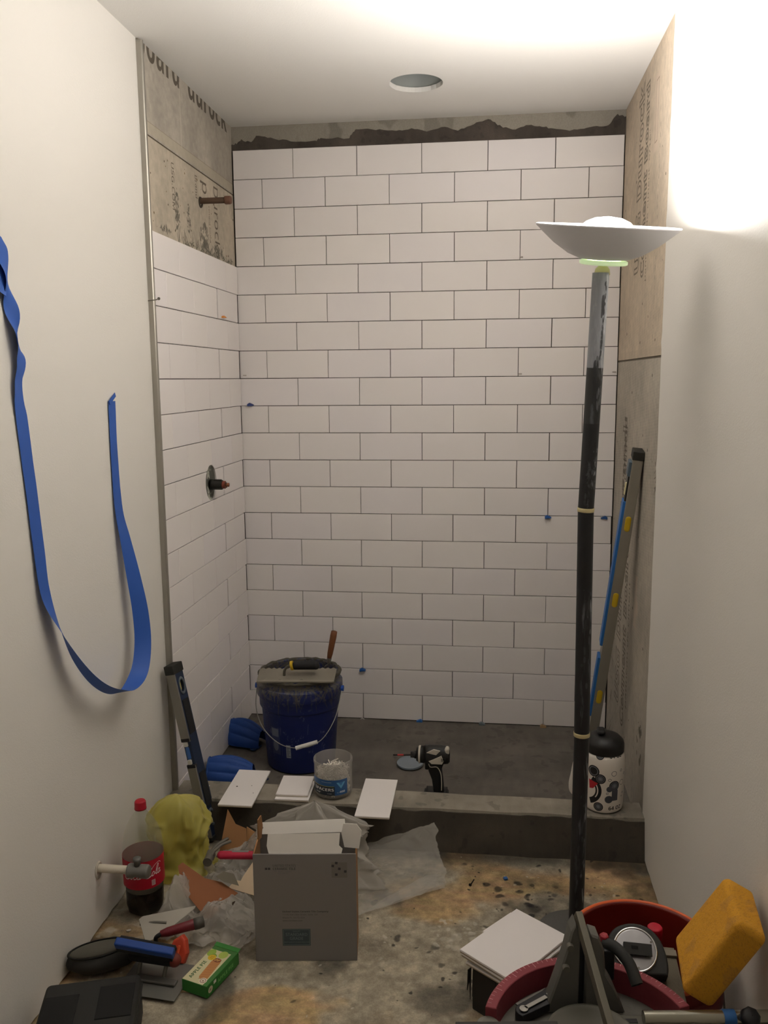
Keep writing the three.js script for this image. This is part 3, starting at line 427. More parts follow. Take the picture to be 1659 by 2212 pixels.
{
  const A = V(0.640, 0.034, 0.47), B = V(0.7545, 1.243, 0.66), f = tubeOf(A, B, 0, 0, V(1, 0, 0.08)), L = f.len, W = 0.034, D = 0.058;
  const t = thing('spirit_level', 'long grey and blue spirit level leaning in the right corner of the shower', 'spirit level', A.toArray()); basis(t, f.x, f.y, f.z);
  mesh('beam', rbox(W, L - 0.03, D, 0.002).translate(0, L / 2, -D / 2), mat(0x9a958a, 0.45, { metalness: 0.5 }), t);
  const strip = (a, b, m = M.bluePlastic) => mesh('side_strip', rbox(0.011, b - a, D * 0.86, 0.003).translate(-W / 2 - 0.004, (a + b) / 2, -D / 2), m, t);
  strip(0.25, 0.485); strip(0.53, 1.06); strip(1.145, L - 0.035, mat(0x4a5a66, 0.5));
  mesh('vial_housing', rbox(0.008, 0.085, D * 0.8, 0.002).translate(-W / 2 - 0.0015, 1.102, -D / 2), mat(0x20201e, 0.5), t);
  mesh('vial', new THREE.CapsuleGeometry(0.006, 0.034, 4, 12).translate(-W / 2 - 0.004, 1.10, -0.022), mat(0xd9cfa2, 0.2), t);
  for (const y of [0.335, 0.71, 0.985]) { const g = new THREE.CapsuleGeometry(0.0095, 0.034, 6, 16); g.scale(1, 1, 0.25).translate(0, y, 0.0003); mesh('hand_hold', g, mat(0xc9a81c, 0.6), t); }
  mesh('end_cap', rbox(W + 0.004, 0.03, D + 0.004, 0.003).translate(0, L - 0.012, -D / 2), mat(0x26241f, 0.7), t);
  mesh('end_cap', rbox(W + 0.004, 0.022, D + 0.004, 0.003).translate(0, 0.011, -D / 2), mat(0x26241f, 0.7), t);
}
// ---------------------------------------------------------------- blue mortar bucket and its tools
function bucketGeo(h, rb, rt, collarR, collarY) {
  return lathe([[0.0005, 0], [rb - 0.006, 0], [rb, 0.005], [rb + (collarR - 0.012 - rb) * 0.8, collarY - 0.06], [collarR - 0.012, collarY - 0.058], [collarR - 0.009, collarY - 0.052], [collarR - 0.0075, collarY - 0.012], [collarR, collarY - 0.01], [collarR, collarY + 0.028], [collarR - 0.004, collarY + 0.031], [rt - 0.001, collarY + 0.031], [rt, h - 0.012], [rt + 0.003, h - 0.009], [rt + 0.003, h - 0.001], [rt, h], [rt - 0.005, h], [rt - 0.006, h - 0.005], [rb - 0.004, 0.006], [0.0005, 0.006]], 72);
}
{
  const t = thing('mortar_bucket', 'dark blue plastic bucket crusted with grey mortar standing on the shower floor', 'bucket', [-0.435, 0.028, 0.425]);
  const tex = canvasTex(2048, 512, (g, w, h) => {
    g.fillStyle = '#18245e'; g.fillRect(0, 0, w, h); const R = rngOf(44);
    const sp = (x, y, rx, ry, n, c, a) => { for (let i = 0; i < n; i++) { g.globalAlpha = a * (0.4 + 0.6 * R()); g.fillStyle = c; g.beginPath(); g.ellipse(x + (R() - 0.5) * 2 * rx, y + (R() - 0.5) * 2 * ry, 2 + R() * rx * 0.16, 2 + R() * ry * 0.3, R() * 3, 0, 6.3); g.fill(); } g.globalAlpha = 1; };
    sp(w / 2, h * 0.035, w / 2, 18, 420, '#5d584e', 0.8); for (let i = 0; i < 150; i++) { const x = R() * w, y = h * (0.08 + R() * R() * 0.26); g.globalAlpha = 0.12 + 0.3 * R(); g.fillStyle = '#7a776f'; g.beginPath(); g.ellipse(x, y, 6 + R() * 26, 3 + R() * 9, (R() - 0.5) * 0.4, 0, 6.3); g.fill(); } g.globalAlpha = 1;
    for (let i = 0; i < 60; i++) sp(R() * w, h * (0.3 + R() * 0.6), 24, 30, 9, '#8b8a90', 0.4);
    for (let i = 0; i < 16; i++) { const x = R() * w, y = h * (0.34 + R() * 0.4); g.strokeStyle = '#8d8c92'; g.globalAlpha = 0.5; g.lineWidth = 2 + R() * 5; g.beginPath(); g.moveTo(x, y); g.lineTo(x + (R() - 0.5) * 12, y + 20 + R() * 60); g.stroke(); } g.globalAlpha = 1;
    // the front of the bucket: a small white data label, and a pale sticker further left
    const u = 0.478 * w; g.fillStyle = '#9aa0a8'; g.fillRect(u - 20, h * 0.67, 44, 74); g.fillStyle = '#5a6068'; for (let k = 0; k < 7; k++) g.fillRect(u - 15, h * 0.67 + 8 + k * 9, 34 - (k % 3) * 6, 3);
    const q = 0.395 * w; g.fillStyle = '#47506e'; g.globalAlpha = 0.8; g.fillRect(q, h * 0.5, 92, 150); g.fillStyle = '#848a94'; g.fillRect(q + 6, h * 0.51, 76, 44); g.beginPath(); g.arc(q + 44, h * 0.7, 30, 0, 6.3); g.fill(); g.globalAlpha = 1;
  }, { wrap: THREE.RepeatWrapping });
  const g = bucketGeo(0.36, 0.13, 0.15, 0.163, 0.295); g.rotateY(-0.19);
  planarUV(g, (x, y, z) => { let a = Math.atan2(x, z) / (2 * Math.PI) + 0.5; return [a, y / 0.36]; });
  { // mend the seam
    const p = g.attributes.position, uv = g.attributes.uv, id = g.index.array; for (let i = 0; i < id.length; i += 3) { const us = [0, 1, 2].map((k) => uv.getX(id[i + k])); if (Math.max(...us) - Math.min(...us) > 0.5) for (let k = 0; k < 3; k++) if (us[k] > 0.5) uv.setX(id[i + k], us[k] - 1); }
  }
  mesh('shell', g, mat(0xffffff, 0.42, { map: tex, bumpMap: roughBump, bumpScale: 0.0006 }), t);
  // crusted rim
  const cr = new THREE.TorusGeometry(0.151, 0.007, 10, 120); cr.rotateX(Math.PI / 2).translate(0, 0.357, 0); bend(cr, (x, y, z) => { const k = 1 + (noise(x * 90, z * 90, 0) - 0.5) * 0.03; return [x * k, y + (noise(x * 60 + 5, z * 60) - 0.5) * 0.006, z * k]; }); mesh('mortar_crust', cr, mat(0x4e4a41, 0.95), t);
  const lin2 = lathe([[0.0005, 0.24], [0.138, 0.24], [0.1435, 0.26], [0.1475, 0.354]], 60); mesh('mortar_fill', lin2, mat(0x4a463e, 0.95, { side: THREE.DoubleSide, bumpMap: roughBump, bumpScale: 0.004 }), t);
  // wire bail hanging at the front with its white grip
  const bail = [V(-0.166, 0.3, 0.01), V(-0.150, 0.235, 0.085), V(-0.105, 0.18, 0.145), V(-0.03, 0.136, 0.176), V(0.05, 0.131, 0.178), V(0.108, 0.152, 0.158), V(0.15, 0.21, 0.1), V(0.166, 0.3, 0.01)];
  const hd = mesh('bail', tube(bail, 0.0018, 60, 8), mat(0x9a9890, 0.4, { metalness: 0.7 }), t);
  mesh('grip', rod(V(0.02, 0.128, 0.179), V(0.098, 0.149, 0.163), 0.0075, 16), M.white, hd);
  for (const s of [-1, 1]) { const l = cyl(0.011, 0.011, 0.01, 18); l.rotateZ(Math.PI / 2).translate(s * 0.166, 0.3, 0.01); mesh('bail_lug', l, M.blue, t); }
}
{ // square-notch trowel across the rim
  const t = thing('notched_trowel', 'mortar-caked notched trowel with black handle lying across the blue bucket', 'trowel', [-0.421, 0.403, 0.52]); t.rotation.set(0.16, 0.075, 0.0);
  const pts = [[-0.145, 0.052], [0.14, 0.052]]; for (let i = 0; i <= 28; i++) { const x = 0.14 - i * 0.285 / 28; pts.push([x, -0.052 - (i % 2 ? 0.007 : 0)], [x - 0.285 / 56, -0.052 - (i % 2 ? 0.007 : 0)]); }
  const b = extrude(pts.map(([x, z]) => [x, z]), 0.0022); b.rotateX(Math.PI / 2); mesh('blade', b, mat(0x8a8478, 0.6, { metalness: 0.3, bumpMap: roughBump, bumpScale: 0.002 }), t);
  const fr = rbox(0.283, 0.008, 0.012, 0.002).translate(-0.002, 0.001, 0.047); mesh('mortar_ridge', fr, mat(0x8f887b, 0.95), t);
  mesh('bracket', tube([[-0.05, 0.0, 0.0], [-0.047, 0.022, 0.0], [-0.03, 0.04, 0.0], [0.0, 0.044, 0]], 0.005, 24, 8), M.dullSteel, t);
  const h = new THREE.CapsuleGeometry(0.0165, 0.07, 8, 24); h.rotateZ(Math.PI / 2); bend(h, (x, y, z) => [x + 0.032, y + 0.045 - 2.2 * (x - 0.0) * (x - 0.0), z]); mesh('handle', h, M.rubber, t);
  const y = cyl(0.0172, 0.0172, 0.009, 24); y.rotateZ(Math.PI / 2 + 0.2).translate(-0.018, 0.041, 0); mesh('handle_ring', y, M.yellow, t);
  mesh('rivet', cyl(0.006, 0.006, 0.004, 14).translate(0.02, 0.002, 0.04), M.dullSteel, t); mesh('rivet', cyl(0.006, 0.006, 0.004, 14).translate(-0.06, 0.002, 0.042), M.dullSteel, t);
}
{ // margin trowel standing in the bucket
  const t = thing('margin_trowel', 'margin trowel with wooden handle sticking up from the blue bucket', 'trowel', [-0.331, 0.413, 0.42]);
  const h = lathe([[0.0005, 0.0], [0.0085, 0.002], [0.0105, 0.02], [0.0115, 0.06], [0.0125, 0.09], [0.0115, 0.108], [0.0005, 0.111]], 24); const hm = mesh('handle', h, mat(0x7a4a2c, 0.55), t); hm.position.set(0.0105, 0.026, 0); hm.rotation.z = -0.2;
  const f = mesh('ferrule', cyl(0.009, 0.008, 0.018, 20), M.steel, t); f.position.set(0.0095, 0.018, 0); f.rotation.z = -0.2;
  mesh('tang', tube([[0.009, 0.012, 0], [0.006, 0.002, 0], [-0.004, -0.006, 0], [-0.008, -0.02, 0], [-0.008, -0.05, 0]], 0.0032, 24, 8), M.steel, t);
  const b = extrude([[-0.024, 0], [0.024, 0], [0.024, -0.1], [-0.024, -0.1]], 0.0014); b.rotateY(0.7).translate(-0.009, -0.022, 0); mesh('blade', b, M.dullSteel, t);
}
// knee pads: curved ribbed shells
function kneePad(label, pos, ry, w, h, d, strap) {
  const t = thing('knee_pad', label, 'knee pad', pos, 'blue knee pads'); t.rotation.y = ry;
  const nu = 60, nv = 72, pos3 = [], idx = [];
  for (let j = 0; j <= nv; j++) for (let i = 0; i <= nu; i++) {
    const u = i / nu * 2 - 1, v = j / nv, a = v * Math.PI * 0.93 + 0.12, rib = 1 + 0.13 * Math.pow(Math.abs(Math.sin(v * 3.1416 * 6 + 0.5 * u)), 0.6) * (1 - 0.5 * Math.abs(u)) - 0.08, taper = 1 - 0.3 * Math.pow(Math.abs(u), 3) - 0.10 * u;
    const flare = 0.16 * Math.pow(Math.max(0, -u), 3) + 0.08 * Math.pow(Math.max(0, u), 6);
    pos3.push(u * w / 2 * (1 - 0.06 * Math.sin(a)), Math.max(0.003, Math.sin(a) * h * (taper + flare * 1.2) * rib), Math.cos(a) * d * (taper) * rib);
  }
  for (let j = 0; j < nv; j++) for (let i = 0; i < nu; i++) { const k = j * (nu + 1) + i; idx.push(k, k + 1, k + nu + 1, k + 1, k + nu + 2, k + nu + 1); }
  const g = new THREE.BufferGeometry(); g.setAttribute('position', new THREE.Float32BufferAttribute(pos3, 3)); g.setIndex(idx); g.computeVertexNormals();
  mesh('shell', g, mat(0x1d4793, 0.65, { side: THREE.DoubleSide }), t);
  const rim = []; for (let j = 2; j <= nv - 2; j++) { const k = (j * (nu + 1)) * 3; rim.push(V(pos3[k], pos3[k + 1], pos3[k + 2])); } mesh('rim', tube(rim, 0.004, 40, 8), mat(0x1b478f, 0.6), t);
  mesh('strap', tube([[w * 0.3, 0.01, d * 0.8], [w * 0.42, 0.012, d * 0.9], [w * (0.42 + 0.2 * strap), 0.008, d * 0.6], [w * (0.42 + 0.36 * strap), 0.006, 0]], 0.006, 24, 6).scale(1, 0.6, 1), mat(0x16345e, 0.8), t);
  return t;
}
kneePad('ribbed blue knee pad on the shower floor, the nearer of two beside the blue bucket', [-0.655, 0.029, 0.62], 0.12, 0.17, 0.088, 0.06, 1);
kneePad('blue knee pad on its side behind the blue bucket, the farther of two', [-0.684, 0.029, 0.31], -0.25, 0.145, 0.1, 0.06, 0);
// ---------------------------------------------------------------- things on the curb
{
  const tileAt = (x, y, z, w, l, ry, label, spots, group) => {
    const t = thing('loose_tile', label, 'tile', [x, y, z], group); t.rotation.y = ry;
    const g = slab(w, l, 0.0045, 0.001); g.rotateX(-Math.PI / 2).translate(0, 0.008, 0); mesh('glaze', g, M.tile[2], t);
    mesh('bisque', rbox(w - 0.0008, 0.0045, l - 0.0008, 0.0006).translate(0, 0.0023, 0), M.tileEdge, t);
    for (const [a, b, r] of spots ?? []) mesh('speck', cyl(r, r, 0.0006, 10).translate(a, 0.0082, b), M.dark, t);
  };
  tileAt(-0.5245, 0.1312, 0.8825, 0.112, 0.25, 0.012, 'white rectangular tile with black specks, leftmost on the curb, overhanging both sides', [[-0.028, 0.0, 0.003], [0.02, -0.01, 0.0014], [0.038, 0.04, 0.0014]]);
  tileAt(-0.0765, 0.1312, 0.905, 0.110, 0.255, 0.005, 'white rectangular tile lying alone on the curb near the middle');
  tileAt(-0.352, 0.1312, 0.884, 0.112, 0.135, 0.03, 'lower of two white cut half tiles stacked on the curb', null, 'cut half tiles');
  tileAt(-0.356, 0.1398, 0.868, 0.106, 0.134, 0.045, 'upper of two white cut half tiles stacked on the curb', null, 'cut half tiles');
}
{ // spacer tub
  const t = thing('spacer_tub', 'clear round plastic tub of white tile spacers with a blue label on the curb', 'tub', [-0.226, 0.1315, 0.872]);
  const shell = lathe([[0.0005, 0.0], [0.052, 0.0], [0.0615, 0.008], [0.0628, 0.02], [0.0628, 0.108], [0.0645, 0.112], [0.0645, 0.122], [0.062, 0.124], [0.0605, 0.121], [0.0608, 0.02], [0.058, 0.008], [0.05, 0.003], [0.0005, 0.003]], 56);
  mesh('jar', shell, mat(0xcfcac4, 0.3, { transparent: true, opacity: 0.34, side: THREE.DoubleSide, depthWrite: false }), t);
  const lt = canvasTex(720, 360, (g, w, h) => {
    g.fillStyle = '#2f5c92'; g.fillRect(0, 0, w, h); g.fillStyle = '#24303c'; g.fillRect(0, h * 0.42, w * 0.68, h * 0.58); g.fillStyle = '#b3a52a'; g.fillRect(0, h * 0.4, w * 0.66, 10);
    g.fillStyle = '#e6e4de'; g.font = 'bold 92px sans-serif'; g.textAlign = 'right'; g.fillText('SPACERS', w * 0.665, h * 0.72); g.font = 'bold 44px sans-serif'; g.textAlign = 'left'; g.fillText('1/16"', w * 0.18, h * 0.92);
    g.font = 'bold 22px sans-serif'; g.fillText('1.6 mm', w * 0.5, h * 0.9); g.fillStyle = '#62a7d0'; g.beginPath(); g.moveTo(w * 0.72, 60); g.lineTo(w * 0.94, 60); g.lineTo(w * 0.83, 210); g.fill(); g.fillStyle = '#3f79b4'; g.beginPath(); g.moveTo(w * 0.77, 60); g.lineTo(w * 0.89, 60); g.lineTo(w * 0.83, 140); g.fill();
    g.fillStyle = '#dfe6ee'; g.font = 'bold 62px sans-serif'; g.fillText('400', w * 0.79, h * 0.86); g.font = '20px sans-serif'; g.fillText('qty', w * 0.73, h * 0.84); g.fillText('TILE INSTALLATION', w * 0.36, 60);
  });
  const lg = new THREE.CylinderGeometry(0.0632, 0.0632, 0.052, 40, 1, true, -1.28, 2.25); lg.translate(0, 0.045, 0); mesh('label', lg, mat(0xffffff, 0.5, { map: lt, side: THREE.DoubleSide }), t);
  const R = rngOf(8), geos = [], top = [];
  for (let i = 0; i < 620; i++) { const a = R() * 6.28, q = Math.sqrt(R()) * 0.0535, y = 0.006 + R() * 0.07; const b = new THREE.BoxGeometry(0.016, 0.0032, 0.0032); const c = new THREE.BoxGeometry(0.0032, 0.016, 0.0032); const m = merge([b, c]); m.applyQuaternion(new THREE.Quaternion().setFromEuler(new THREE.Euler(R() * 6, R() * 6, R() * 6))); const hgt = y + 0.018 * step(0.045, 0.0, q) * R(); m.translate(Math.cos(a) * q, hgt + 0.006, Math.sin(a) * q); geos.push(m); }
  for (let i = 0; i < 26; i++) { const a = R() * 6.28, q = R() * 0.03; const m = rbox(0.022, 0.0036, 0.0036, 0.0008); m.applyQuaternion(new THREE.Quaternion().setFromEuler(new THREE.Euler(R() * 6, R() * 6, (R() - 0.5) * 2.4))); m.translate(Math.cos(a) * q, 0.092 + R() * 0.012, Math.sin(a) * q); top.push(flat(m)); }
  const s = mesh('spacers', merge([...geos.map(flat), ...top]), mat(0xe9e2d6, 0.6), t); s.userData.kind = 'stuff';
}
{ // impact driver
  const t = thing('impact_driver', 'black and white cordless impact driver with a red-tipped bit behind the curb', 'drill', [0.088, 0.029, 0.752]);
  const blk = mat(0x1d1c1a, 0.55), wht = mat(0xc9c2b4, 0.55);
  const mb = lathe([[0.0005, 0.0], [0.024, 0.001], [0.0305, 0.008], [0.0325, 0.03], [0.0325, 0.07], [0.030, 0.085], [0.0005, 0.086]], 36); mb.scale(1, 1, 0.9).rotateZ(Math.PI / 2).translate(0.066, 0.196, 0); mesh('motor_housing', mb, blk, t);
  const nose = lathe([[0.0005, 0], [0.029, 0], [0.028, 0.016], [0.022, 0.028], [0.0005, 0.028]], 32); nose.rotateZ(Math.PI / 2).translate(-0.02, 0.194, 0); mesh('gear_nose', nose, blk, t);
  const ring = new THREE.TorusGeometry(0.026, 0.004, 10, 36); ring.rotateY(Math.PI / 2).translate(-0.037, 0.194, 0); mesh('nose_ring', ring, wht, t);
  const ck = lathe([[0.0005, 0], [0.0135, 0], [0.0135, 0.01], [0.011, 0.012], [0.011, 0.024], [0.0005, 0.024]], 24); ck.rotateZ(Math.PI / 2).translate(-0.044, 0.192, 0); mesh('chuck', ck, mat(0x2a2927, 0.4, { metalness: 0.4 }), t);
  const bit = mesh('bit', rod(V(-0.066, 0.1905, 0), V(-0.092, 0.189, 0), 0.0034, 12), mat(0x39342f, 0.35, { metalness: 0.7 }), t); mesh('sleeve', rod(V(-0.092, 0.189, 0), V(-0.113, 0.1878, 0), 0.0032, 12), mat(0xb02626, 0.5), bit); mesh('tip', rod(V(-0.113, 0.1878, 0), V(-0.128, 0.187, 0), 0.0024, 10), mat(0x1e1b18, 0.4, { metalness: 0.7 }), bit);
  const panel = (pts, z, d, m) => { const g = extrude(pts, d, 0.0012); g.translate(0, 0, z); mesh('side_panel', g, m, t); };
  panel([[-0.012, 0.212], [0.012, 0.226], [0.034, 0.221], [0.02, 0.205]], 0.0235, 0.005, wht);
  panel([[-0.005, 0.183], [0.038, 0.205], [0.046, 0.185], [0.04, 0.174], [0.005, 0.174]], 0.0255, 0.005, wht);
  for (let i = 0; i < 4; i++) mesh('vent_slot', rbox(0.0022, 0.012, 0.004, 0.0008).translate(0.039 + i * 0.004, 0.19, 0.0295), blk, t);
  mesh('rear_cap', rbox(0.016, 0.026, 0.03, 0.008, 3).translate(0.056, 0.215, 0.009), wht, t);
  const hs = shapeOf([[0.0, 0.172], [0.046, 0.172], [0.036, 0.15], [0.0405, 0.12], [0.045, 0.066], [0.012, 0.066], [0.006, 0.11], [-0.006, 0.142]]); const hg = new THREE.ExtrudeGeometry(hs, { depth: 0.022, bevelEnabled: true, bevelSize: 0.005, bevelThickness: 0.005, bevelSegments: 3, bevelOffset: -0.004 }).translate(0, 0, -0.011); mesh('handle', hg, blk, t);
  mesh('trim_line', tube([[-0.006, 0.168, 0.0165], [0.0, 0.158, 0.0168], [0.022, 0.158, 0.017], [0.034, 0.14, 0.017], [0.038, 0.11, 0.017], [0.038, 0.075, 0.0168]], 0.0018, 40, 6), wht, t);
  mesh('trigger', rbox(0.016, 0.028, 0.014, 0.005, 3).translate(-0.012, 0.155, 0), blk, t);
  mesh('foot', rbox(0.072, 0.01, 0.062, 0.003, 2).translate(0.02, 0.062, 0), blk, t); mesh('battery', rbox(0.084, 0.056, 0.072, 0.005, 2).translate(0.018, 0.0285, 0), blk, t);
}
{
  const t = thing('tub_lid', 'translucent blue-grey round lid lying on the shower floor by the driver bit', 'lid', [-0.013, 0.0275, 0.42]); t.rotation.set(0.06, 0, 0.03);
  mesh('lid_disc', lathe([[0.0005, 0.003], [0.046, 0.003], [0.049, 0.0015], [0.051, 0.003], [0.051, 0.01], [0.049, 0.011], [0.047, 0.0065], [0.0005, 0.0065]], 48), mat(0x7d8791, 0.3, { clearcoat: 0.3 }), t);
}
{ // big insulated mug
  const t = thing('travel_mug', 'large white travel mug printed with black circles on the curb behind the lamp pole', 'mug', [0.6465, 0.1315, 0.866]);
  const mt = canvasTex(2048, 900, (g, w, h) => {
    g.fillStyle = '#e8e0d6'; g.fillRect(0, 0, w, h); const U = (deg) => (0.5 + deg / 360) * w, blk = '#17171c', gr = '#4c4f58', px = w / 360;
    const disc = (u, y, r, c) => { g.fillStyle = c; g.beginPath(); g.arc(u, y, r, 0, 6.3); g.fill(); }, ringc = (u, y, r, c, lw) => { g.strokeStyle = c; g.lineWidth = lw; g.beginPath(); g.arc(u, y, r, 0, 6.3); g.stroke(); };
    const target = (u, y, r) => { disc(u, y, r, blk); for (const k of [0.74, 0.5, 0.26]) ringc(u, y, r * k, '#9a9da6', r * 0.06); disc(u, y, r * 0.44, gr); ringc(u, y, r * 0.26, '#a6a9b0', r * 0.07); disc(u, y, r * 0.08, '#d8d8d8'); };
    // big black C with a white band and the red wedge
    const cx = U(-58), cy = h * 0.55; g.strokeStyle = blk; g.lineWidth = 96; g.beginPath(); g.arc(cx, cy, 215, -1.1, 1.25); g.stroke(); g.strokeStyle = '#e8e0d6'; g.lineWidth = 18; g.beginPath(); g.arc(cx, cy, 203, -0.7, 0.85); g.stroke();
    g.fillStyle = '#b8202c'; g.beginPath(); g.moveTo(U(-50), h * 0.36); g.lineTo(U(-22), h * 0.40); g.lineTo(U(-36), h * 0.52); g.lineTo(U(-48), h * 0.54); g.fill();
    disc(U(-36), h * 0.18, 96, blk); ringc(U(-36), h * 0.18, 70, '#9a9da6', 8); target(U(-16), h * 0.31, 84); target(U(-20), h * 0.86, 78); disc(U(-30), h * 0.72, 34, blk);
    target(U(24), h * 0.44, 88); disc(U(10), h * 0.50, 50, gr); g.fillStyle = gr; g.fillRect(U(17), h * 0.52, 108, 190); disc(U(9), h * 0.70, 66, gr); ringc(U(9), h * 0.70, 40, '#33353c', 6); ringc(U(9), h * 0.70, 16, '#33353c', 6);
    for (const [a, y, r] of [[22, 0.2, 42], [10, 0.32, 22], [46, 0.16, 20], [50, 0.4, 44], [62, 0.25, 18], [4, 0.585, 16], [58, 0.62, 14], [53, 0.68, 10], [75, 0.5, 30], [90, 0.3, 26]]) ringc(U(a), h * y, r, gr, 7);
    g.fillStyle = blk; g.font = 'bold 92px sans-serif'; g.fillText('64 OZ', U(8.5), h * 0.915);
  }, { wrap: THREE.RepeatWrapping });
  const body = lathe([[0.0005, 0], [0.054, 0], [0.0605, 0.006], [0.0625, 0.02], [0.0645, 0.1], [0.0648, 0.16], [0.0625, 0.18], [0.056, 0.193], [0.0005, 0.193]], 72); body.rotateY(-0.16 + Math.PI);
  planarUV(body, (x, y, z) => [Math.atan2(x + 1e-6, z) / (2 * Math.PI) + 0.5, y / 0.17]);
  { const uv = body.attributes.uv, id = body.index.array; for (let i = 0; i < id.length; i += 3) { const us = [0, 1, 2].map((k) => uv.getX(id[i + k])); if (Math.max(...us) - Math.min(...us) > 0.5) for (let k = 0; k < 3; k++) if (us[k] > 0.5) uv.setX(id[i + k], us[k] - 1); } }
  mesh('body', body, mat(0xffffff, 0.4, { map: mt }), t);
  const lid = mesh('lid', lathe([[0.0005, 0.187], [0.0575, 0.187], [0.0605, 0.191], [0.0605, 0.214], [0.058, 0.224], [0.046, 0.236], [0.03, 0.241], [0.0005, 0.242]], 56), mat(0x121212, 0.45), t);
  mesh('spout', rbox(0.024, 0.014, 0.04, 0.006, 3).translate(-0.012, 0.25, 0.0), mat(0x161616, 0.5), lid);
  mesh('handle', tube([[-0.056, 0.15, -0.02], [-0.072, 0.15, -0.026], [-0.083, 0.13, -0.03], [-0.09, 0.09, -0.032], [-0.096, 0.05, -0.033], [-0.092, 0.028, -0.032], [-0.075, 0.018, -0.028], [-0.056, 0.024, -0.022]], 0.009, 40, 12), mat(0xe4ddd3, 0.45), t);
}
// ---------------------------------------------------------------- floor clutter, left
{ // cola bottle
  const t = thing('cola_bottle', 'plastic cola bottle with red cap and red label standing by the left wall', 'bottle', [-0.6805, 0.0, 1.362]);
  const lobes = (g, amt) => bend(g, (x, y, z) => { const r = Math.hypot(x, z), a = Math.atan2(z, x), k = y < 0.06 ? 1 + amt * (1 - y / 0.06) * Math.cos(5 * a) : 1; return [x * k, y, z * k]; });
  const prof = [[0.0005, 0.012], [0.02, 0.004], [0.036, 0.0], [0.045, 0.008], [0.0505, 0.03], [0.052, 0.06], [0.0515, 0.075], [0.054, 0.083], [0.0562, 0.09], [0.0562, 0.175], [0.0562, 0.195], [0.053, 0.222], [0.045, 0.25], [0.034, 0.272], [0.023, 0.288], [0.0155, 0.298], [0.0135, 0.304], [0.0155, 0.307], [0.0135, 0.309], [0.0125, 0.328]];
  mesh('bottle_shell', lathe(prof.filter((p) => p[1] >= 0.07), 60), mat(0xc2c4ae, 0.1, { transparent: true, opacity: 0.2, side: THREE.DoubleSide, depthWrite: false }), t);
  const liq = prof.filter((p) => p[1] <= 0.07).map(([r, y]) => [r, y]); liq.push([0.0515, 0.074], [0.05, 0.0765], [0.0005, 0.0765]);
  mesh('cola', lobes(lathe(liq, 60), 0.05), mat(0x100805, 0.2), t);
  const lt = canvasTex(2048, 420, (g, w, h) => {
    g.fillStyle = '#b8102c'; g.fillRect(0, 0, w, h);
    // white cursive wordmark drawn as strokes, twice around the bottle
    const word = (ox, s) => {
      g.save(); g.translate(ox, 270); g.rotate(-0.06); g.transform(1, 0, -0.25, 1, 0, 0); g.scale(s, s); g.strokeStyle = '#f1ece8'; g.lineCap = 'round'; g.lineJoin = 'round';
      const st = (lw, f) => { g.lineWidth = lw; g.beginPath(); f(); g.stroke(); };
      st(13, () => { g.moveTo(92, -92); g.bezierCurveTo(70, -150, 10, -110, 4, -50); g.bezierCurveTo(-4, 20, 60, 22, 108, -14); });                       // C
      st(7, () => { g.moveTo(92, -92); g.bezierCurveTo(120, -120, 150, -80, 118, -74); });
      const o = (x) => st(11, () => { g.ellipse(x, -26, 17, 27, 0.15, 0, 6.3); });
      const a = (x) => { st(11, () => { g.ellipse(x, -26, 17, 27, 0.15, 0, 6.3); }); st(12, () => { g.moveTo(x + 20, -50); g.lineTo(x + 15, -6); g.quadraticCurveTo(x + 22, 4, x + 36, -10); }); };
      o(136); st(11, () => { g.moveTo(200, -46); g.bezierCurveTo(178, -62, 160, -20, 176, -4); g.bezierCurveTo(188, 8, 206, -6, 214, -14); }); a(238);
      st(10, () => { g.moveTo(282, -30); g.lineTo(304, -34); });                                                                                        // hyphen
      st(13, () => { g.moveTo(414, -92); g.bezierCurveTo(392, -150, 332, -110, 326, -50); g.bezierCurveTo(318, 20, 382, 22, 430, -14); });              // C
      st(7, () => { g.moveTo(414, -92); g.bezierCurveTo(450, -150, 540, -170, 566, -120); });
      o(446); st(11, () => { g.moveTo(478, -14); g.bezierCurveTo(520, -60, 536, -130, 512, -126); g.bezierCurveTo(494, -122, 480, 6, 506, -2); g.lineTo(524, -14); }); a(542); g.restore();
    };
    word(712, 1.13); word(1736, 1.13); word(-312, 1.13);
    g.fillStyle = '#d9c9c4'; g.fillRect(1190, 300, 62, 84); g.fillStyle = '#8c2836'; for (let k = 0; k < 6; k++) g.fillRect(1196, 308 + k * 12, 48, 5);
  }, { wrap: THREE.RepeatWrapping });
  const lg = new THREE.CylinderGeometry(0.0567, 0.0567, 0.082, 72, 1, true, 0, Math.PI * 2); lg.rotateY(3.4).translate(0, 0.134, 0); mesh('label_inside', new THREE.CylinderGeometry(0.0563, 0.0563, 0.081, 72, 1, true).translate(0, 0.134, 0), mat(0x9a4a52, 0.5, { side: THREE.DoubleSide }), t); mesh('label', lg, mat(0xffffff, 0.4, { map: lt, side: THREE.DoubleSide }), t);
  mesh('cap', lathe([[0.0005, 0.33], [0.0125, 0.33], [0.0155, 0.326], [0.016, 0.312], [0.0155, 0.31], [0.0165, 0.309], [0.0165, 0.305], [0.0005, 0.305]], 40), mat(0xb3122a, 0.45), t);
}
one('plastic_bag', 'crumpled translucent yellow plastic bag standing behind the cola bottle', 'bag', bag([[0.002, 0.085], [0.03, 0.092], [0.05, 0.076], [0.10, 0.072], [0.15, 0.078], [0.195, 0.07], [0.228, 0.048], [0.242, 0.022], [0.246, 0.002]], 1.0, 0.85, 5.3, 0.26, 0.19), mat(0xe0d66e, 0.45, { transmission: 0.5, thickness: 0, side: THREE.DoubleSide }), [-0.648, 0.001, 1.165]);
